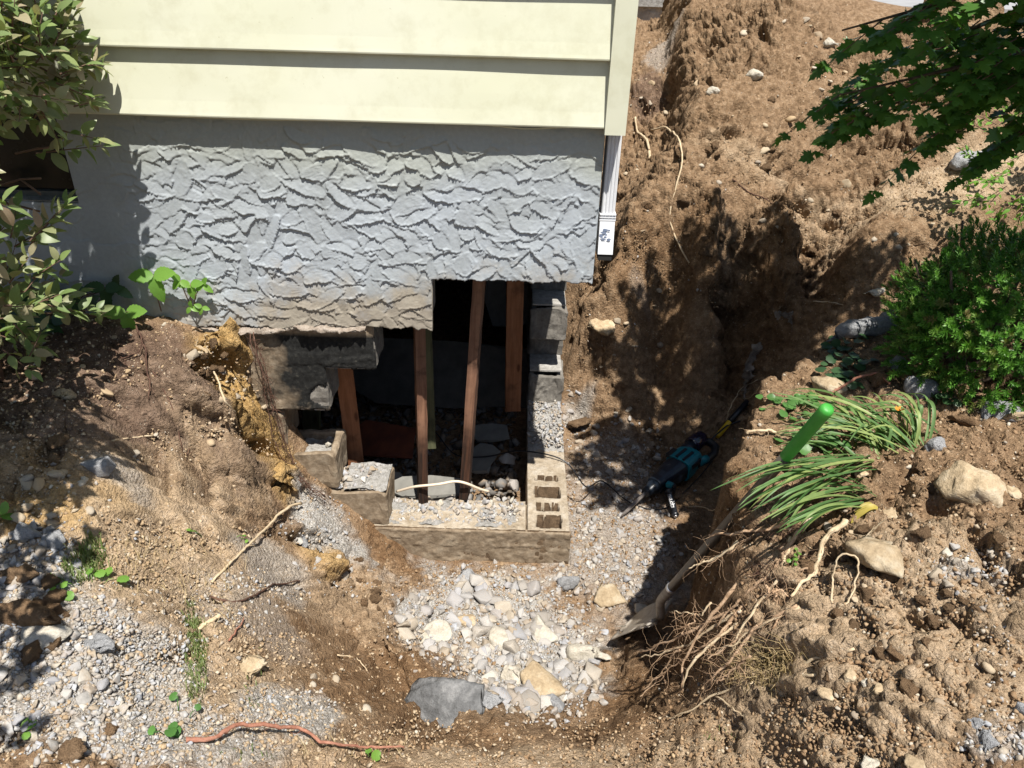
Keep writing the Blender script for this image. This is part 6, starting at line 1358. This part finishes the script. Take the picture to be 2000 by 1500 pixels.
m = MB(); m.tube(np.array([foot+ax*(np.linalg.norm(g1-foot)-Lg+.01)*t for t in np.linspace(.0, 1, 8)])-c0, np.linspace(.0172, .0150, 8), 18); m.build('handle', M_HANDLE, sh, True)
m = MB(); m.tube(np.array([foot-ax*.002, foot+ax*.003, foot+ax*.012, foot+ax*.016])-c0, [.0185, .0208, .0208, .0185], 18); m.build('collar', M_RING, sh, True)
heel = np.array(at_d(1290, 1205, 2.98)); neck = [foot+ax*.0, foot-ax*.07, foot-ax*.13+np.array([0, 0, -.0]), heel]
q = wander(neck, 16, 0, 1); m = MB(); m.tube(q-c0, np.linspace(.0178, .0165, 16), 16); m.build('socket', M_STEEL, sh, True)
# blade: dished sheet from the heel to the tip
bd = unit(tip-heel); side_ = unit(np.cross(bd, (0, 0, 1))); nrm_ = np.cross(side_, bd); nrm_ = nrm_ if nrm_[2] > 0 else -nrm_
tc_ = unit(CAM-heel); nrm_ = unit(nrm_*1.+unit(tc_-bd*tc_.dot(bd))*.12); side_ = np.cross(bd, nrm_)
Lb = np.linalg.norm(tip-heel)+.01; V = []; nu, nv = 17, 12
for i in range(nu):
    t = i/(nu-1)
    hw = .105*min(1, .80+.5*t)*(1 if t < .62 else math.sqrt(max(0, 1-((t-.62)/.38)**2)))+.004
    for j in range(nv+1):
        s_ = -1+2*j/nv; dish = .030*(s_*s_)*(1-.5*t)+.012*math.sin(t*3.0)-.020*math.exp(-(s_/.22)**2)*max(0, 1-t*1.6)*-1
        V.append(heel+bd*(Lb*t-.012*s_*s_*(1-t)*-1)+side_*hw*s_+nrm_*(dish-.012))
F = [(i*(nv+1)+j, i*(nv+1)+j+1, (i+1)*(nv+1)+j+1, (i+1)*(nv+1)+j) for i in range(nu-1) for j in range(nv)]
F = [f for f in F if f[0] not in (6*(nv+1)+3, 7*(nv+1)+3)]
b_o = link('blade', np_mesh('blade', np.array(V)-c0, F, True), sh, None, M_STEEL); md_ = b_o.modifiers.new('t', 'SOLIDIFY'); md_.thickness = .0028
m = MB()
for s_ in (-1, 1):
    a0 = heel+side_*s_*.022; a1 = heel+side_*s_*.088; m.tube(np.array([a0+nrm_*.004, (a0+a1)/2+nrm_*.016-bd*.012, a1+nrm_*.020-bd*.016])-c0, [.010, .008, .006], 8, flat=.5)
m.build('footrest', M_STEEL, sh, True)
# ------------------------------------------------------------------ demolition hammer
M_TEAL = plain('teal_plastic', (.0, .155, .20), .38, 0, .5, .08); M_NAVY = plain('dark_navy_housing', (.010, .016, .026), .36, 0, .5, .2); M_GLOSS = plain('glossy_dark_cap', (.012, .010, .028), .12, 0, .7, .05)
M_BIT = plain('worn_steel_bit', (.25, .22, .20), .45, .6, .5, .3, 80); M_LET = plain('white_print', (.75, .75, .75), .6, var=.02); M_YEL = plain('yellow_sleeve', (.62, .40, .01), .45)
ht = gpt(1213, 1016, .012); hr = gpt(1402, 866, .03); print('hammer', ht, hr, np.linalg.norm(hr-ht))
X_ = unit(hr-ht); Y_ = unit(np.cross((0, 0, 1), X_)); Z_ = np.cross(X_, Y_); LH = .66
ham = thing('demolition_hammer', 'teal and black electric demolition hammer lying in the pit against the right bank', 'power tool', tuple(ht))
KS = float(np.clip(np.linalg.norm(hr-ht)/.66, .95, 1.25)); X0_, Y0_, Z0_ = X_, Y_, Z_; X_, Y_, Z_ = X_*KS, Y_*KS, Z_*KS
MH = Matrix([[X_[i], Y_[i], Z_[i], 0] for i in range(3)]+[[0, 0, 0, 1]])
def hp(name, mb_, mat, smooth=False, parent=None):
    me_ = mb_.mesh(name, mat, smooth); me_.transform(MH); return link(name, me_, parent or ham)
def loft(m, secs, n=16, pw=3.2):
    """superellipse sections (x, cy, cz, ry, rz) along x"""
    V = []; 
    for x, cy, cz, ry, rz in secs:
        for j in range(n):
            a = 2*math.pi*(j+.5)/n; c_, s_ = math.cos(a), math.sin(a); V.append((x, cy+ry*math.copysign(abs(c_)**(2/pw), c_), cz+rz*math.copysign(abs(s_)**(2/pw), s_)))
    F = [(k*n+j, k*n+(j+1) % n, (k+1)*n+(j+1) % n, (k+1)*n+j) for k in range(len(secs)-1) for j in range(n)]+[tuple(range(n-1, -1, -1)), tuple((len(secs)-1)*n+j for j in range(n))]
    m.add(V, F); return m
zc_ = .035
m = loft(MB(), [(0, 0, zc_-.02, .002, .007), (.03, 0, zc_-.018, .007, .007), (.16, 0, zc_, .008, .008), (.20, 0, zc_, .009, .009)], 8, 2.4); hp('chisel', m, M_BIT)
m = loft(MB(), [(.165, 0, zc_, .017, .017), (.17, 0, zc_, .021, .021), (.205, 0, zc_, .022, .022), (.21, 0, zc_, .028, .028), (.232, 0, zc_, .030, .030)], 16, 2.1); hp('tool_holder', m, M_NAVY, True)
m = loft(MB(), [(.232, 0, zc_, .034, .034), (.24, 0, zc_, .037, .036), (.27, 0, zc_, .038, .037), (.30, -.002, zc_, .046, .043), (.40, -.004, zc_, .055, .048), (.405, -.004, zc_, .054, .047)], 20, 3); hp('gear_housing', m, M_NAVY)
m = loft(MB(), [(.405, -.004, zc_, .059, .051), (.412, -.004, zc_, .061, .053), (.47, -.002, zc_, .060, .053), (.50, 0, zc_, .056, .052), (.52, -.008, zc_, .047, .048), (.528, -.008, zc_, .043, .045)], 20, 4); th_ = hp('teal_motor_housing', m, M_TEAL)
m = MB(); m.box((.425, -.064, zc_+.01), (.50, -.055, zc_+.035)); m.box((.41, -.03, zc_+.05), (.49, -.018, zc_+.058)); m.box((.41, .005, zc_+.05), (.49, .017, zc_+.058)); hp('cooling_rib', m, M_NAVY, False, th_)['kind'] = 'stuff'
m = MB(); m.box((.405, .030, zc_+.025), (.47, .066, zc_+.050), bev=.006); hp('mode_lever', m, M_BLACK, False, th_)
m = loft(MB(), [(.525, .030, zc_+.012, .028, .028), (.53, .030, zc_+.012, .031, .031), (.575, .032, zc_+.014, .032, .032)], 20, 2.2); hp('motor_neck', m, M_NAVY, True)
m = loft(MB(), [(.574, .032, zc_+.014, .036, .036), (.582, .032, zc_+.014, .039, .039), (.655, .034, zc_+.016, .039, .039), (.668, .034, zc_+.016, .034, .034), (.672, .034, zc_+.016, .022, .022)], 24, 2.05); hp('motor_cap', m, M_GLOSS, True)
m = MB(); m.tube([(.50, -.045, zc_-.004), (.56, -.062, zc_-.006), (.62, -.064, zc_-.004), (.665, -.045, zc_), (.68, -.01, zc_+.004), (.665, .018, zc_+.006)], [.020, .018, .017, .019, .020, .017], 12); hp('rear_handle', m, M_BLACK, True)
m = MB(); m.tube([(.505, -.047, zc_+.002), (.535, -.055, zc_+.002), (.56, -.060, zc_+.0)], [.0215, .0200, .0187], 12); hp('teal_handle_root', m, M_TEAL, True)
m = loft(MB(), [(.262, -.055, zc_-.012, .012, .030), (.262+.001, -.055, zc_-.012, .020, .032), (.285, -.055, zc_-.012, .020, .032), (.286, -.055, zc_-.012, .012, .030)], 14, 4); hp('handle_clamp', m, M_NAVY)
m = MB(); m.box((.250, -.068, zc_+.005), (.275, -.040, zc_+.030), bev=.004); hp('teal_clamp_plate', m, M_TEAL)
# auxiliary handle pointing away from the axis, with its white lettering
hs = ht+X_*.262+Y_*-.05+Z_*(zc_-.0); he = gpt(1318, 1014, .022)
da = unit(he-hs); Ls = .155; he = hs+da*(.04+Ls)
m = MB(); q = [hs+da*t for t in (.0, .02, .022, .030, .034, .05, .11, .15, .17, .178, .182, .19)]; m.tube(np.array(q)-np.array(ham.location), [.012, .012, .026, .026, .017, .0165, .0175, .0165, .0165, .021, .021, .012], 16); au = link('side_handle', m.mesh('side_handle', M_BLACK, True), ham)
m = MB(); m.tube(np.array([hs+da*.1895, hs+da*.1915])-np.array(ham.location), [.010, .009], 14); link('handle_end_plug', m.mesh('handle_end_plug', M_RING), ham)
fc = bpy.data.curves.new('lettering', 'FONT'); fc.body = 'makita'; fc.size = .034; fc.extrude = .0003; fc.align_x = 'CENTER'; fc.align_y = 'CENTER'; fc.shear = .25; fc.offset = .0004
fo = bpy.data.objects.new('lettering_tmp', fc); C.objects.link(fo); dg = bpy.context.evaluated_depsgraph_get(); fm = bpy.data.meshes.new_from_object(fo.evaluated_get(dg)); bpy.data.objects.remove(fo); fm.name = 'lettering'; fm.materials.clear(); fm.materials.append(M_LET)
toC = unit(CAM-(hs+da*.1)); nz = unit(toC-da*toC.dot(da)); yv = np.cross(nz, da); co = np.array([v.co[:] for v in fm.vertices])
ang = co[:, 1]/.0178; base = (hs+da*.1)-np.array(ham.location); nv_ = base+co[:, :1]*da+(.0186+co[:, 2:3])*(np.cos(ang)[:, None]*nz+np.sin(ang)[:, None]*yv)
fm.vertices.foreach_set('co', nv_.astype(np.float32).ravel()); fm.update(); link('lettering', fm, ham)
# power cable of the hammer, extension cord, yellow sleeve
def cable(label, pts, rad, mat, name, cat, n=60, smooth_=2):
    W = np.array(pts, float); q = wander(W, n, 0, 1)
    for _ in range(3): q[1:-1] = (q[:-2]+q[1:-1]+q[2:])/3
    m = MB(); m.tube(q-q[0], rad, 7); o = link(name, m.mesh(name, mat, True), None, tuple(q[0])); return tag(o, label, cat)
rear = ht+X_*.685+Z_*zc_
m = MB(); q = wander([rear, rear+X_*.05+np.array([0, 0, .01]), rear+X_*.14+np.array([.02, .02, .02]), gpt(1445, 825, .01)], 16, 0, 1); m.tube(q-np.array(ham.location), .0055, 8); link('cable', m.mesh('cable', M_BLACK, True), ham)
pa, pb = gpt(1398, 862, .03), gpt(1422, 838, .05)
yt = thing('yellow_tool_handle', 'short yellow and black handle lying behind the demolition hammer', 'handle', tuple(pa)); d_ = unit(pb-pa)
m = MB(); m.tube([np.zeros(3), d_*.02, d_*.12, d_*.13], [.012, .016, .016, .013], 12); m.build('yellow_sleeve', M_YEL, yt, True)
m = MB(); m.tube([d_*.128, d_*.14, d_*.30], [.017, .019, .017], 12); m.build('black_end', M_BLACK, yt, True)
zc0 = ZC[0]+.012
cable('black extension cord running out of the basement over the side wall course', [at_y(760, 850, .9)+np.array([0, 0, -.05]), (-.45, .95, -1.12), (-.3, .7, -1.16), (-.1, .66, -1.12), (.02, .62, -1.04), (XC-.19, .58, zc0+.01), (XC-.1, .55, zc0+.02), (XC+.01, .50, zc0+.02), (XC+.10, .44, -1.15), gpt(1175, 940, .02), gpt(1225, 985, .01), gpt(1270, 1000, .008), gpt(1300, 1000, .008), gpt(1370, 930, .01), gpt(1400, 890, .01)], .0036, M_BLACK, 'extension_cord', 'cord', 90)
M_WIRE = plain('cream_cable_sheath', (.62, .52, .40), .6, var=.1)
A_ = lambda px, py, y: at_y(px, py, y)
cable('cream flat cable stretched across the foot of the two leaning studs', [A_(775, 960, .20), A_(810, 950, .14), A_(835, 948, .13), A_(865, 945, .13), A_(890, 938, .14), A_(915, 945, .14), A_(935, 955, .17), A_(955, 960, .2)], .0062, M_WIRE, 'cable', 'cable', 40)
# landscape fabric torn out of the bank
M_FAB = plain('weathered_landscape_fabric', (.20, .17, .14), .95, var=.5, vs_=18, bs=.4)
for k, (px, py, s, lab) in enumerate([(1475, 705, .11, 'torn piece of weathered fabric hanging from the bank above the tool'), (1455, 755, .10, 'lower flap of weathered fabric at the pit edge'), (1530, 640, .09, 'crumpled fabric scrap on the back bank')]):
    c = gpt(px, py, .02); xs = np.linspace(-1, 1, 14); X, Y = np.meshgrid(xs, xs); q = s*(1+.2*fbm(X*2+k*5, Y*2, 50+k, 2)); Z = .05*fbm(X*1.6+k, Y*1.6, 55+k, 3)+.02*fbm(X*6, Y*6, 58+k, 2)
    V = np.stack([X*q*.55+.25*Z, Z*.9-.03*Y, Y*q*.75], -1).reshape(-1, 3); i_ = np.arange(196).reshape(14, 14); o = link('fabric_scrap', np_mesh('fabric_scrap', V, np.stack([i_[:-1, :-1], i_[:-1, 1:], i_[1:, 1:], i_[1:, :-1]], -1).reshape(-1, 4)), None, tuple(c), M_FAB); o.rotation_euler = (-.5, .3, .6+k); md_ = o.modifiers.new('t', 'SOLIDIFY'); md_.thickness = .0012; tag(o, lab, 'fabric')
# ------------------------------------------------------------------ behind: neighbouring foundation, green sheet, post, pavement
bk = thing('back_foundation', 'pale grey rough plastered foundation far behind the house corner', 'wall', (1.3, 9.0, -.1))
p0 = at_y(1246, 100, 9.0); M_BACK = rock_mat('pale_plaster', (.30, .28, .25), (.38, .36, .33), (.44, .42, .39), 3, bs=1, bd=.02, rnd=.05)
xr_ = float(at_y(1300, 40, 9.0)[0]); zt_ = float(at_y(1280, 12, 9.0)[2])
xs = np.linspace(-.6, xr_, 70); zs = np.linspace(-.5, zt_, 70); X, Z = np.meshgrid(xs, zs); f1, f2, c_ = worley(X*6, Z*6, 3); Y = 9-.03*c_-.02*fbm(X*8, Z*8, 4, 3)
i_ = np.arange(4900).reshape(70, 70); local(link('plastered_face', np_mesh('plastered_face', np.stack([X, Y, Z], -1).reshape(-1, 3), np.stack([i_[:-1, :-1], i_[:-1, 1:], i_[1:, 1:], i_[1:, :-1]], -1).reshape(-1, 4)), None, None, M_BACK), bk)
m = MB(); m.box((-.6, 9.04, -.6), (xr_-.01, 9.5, zt_-.002)); local(m.build('core', M_BACK), bk)
m = MB(); m.box((-.6, 8.88, zt_), (xr_+.06, 9.6, zt_+.14)); m.box((-.6, 9.0, zt_+.141), (xr_+.02, 9.6, zt_+.9)); local(m.build('ledge', M_CONC), bk)
M_TARP = plain('green_tarp', (.01, .24, .10), .45, var=.25, vs_=6)
xa, xb = float(at_y(1300, 40, 9.3)[0]), float(at_y(1345, 40, 9.3)[0]); xs = np.linspace(xa, xb+.5, 40); zs = np.linspace(-.4, .95, 30); X, Z = np.meshgrid(xs, zs); Y = 9.35+.06*fbm(X*3, Z*3, 8, 3)+.03*np.sin(X*9)
i_ = np.arange(1200).reshape(30, 40); o = link('green_tarp', np_mesh('green_tarp', np.stack([X, Y, Z], -1).reshape(-1, 3), np.stack([i_[:-1, :-1], i_[:-1, 1:], i_[1:, 1:], i_[1:, :-1]], -1).reshape(-1, 4)), None, None, M_TARP); md_ = o.modifiers.new('t', 'SOLIDIFY'); md_.thickness = .004; tag(o, 'bright green sheet hanging far behind the house corner', 'tarp')
xp = float(at_y(1340, 20, 9.2)[0]); m = MB(); m.box((xp-.03, 9.15, -.3), (xp+.03, 9.21, 1.3)); tag(m.build('post', M_CONC), 'grey post standing beside the green sheet', 'post')
M_PAV = plain('pale_concrete_pavement', (.26, .26, .26), .9, var=.15, vs_=3)
m = MB(); m.box((2.6, 11.5, -.1), (16, 17, float(at_y(1760, 12, 11.5)[2])))
tag(m.build('pavement', M_PAV), 'strip of pale pavement seen between the maple leaves', None, None, 'structure')
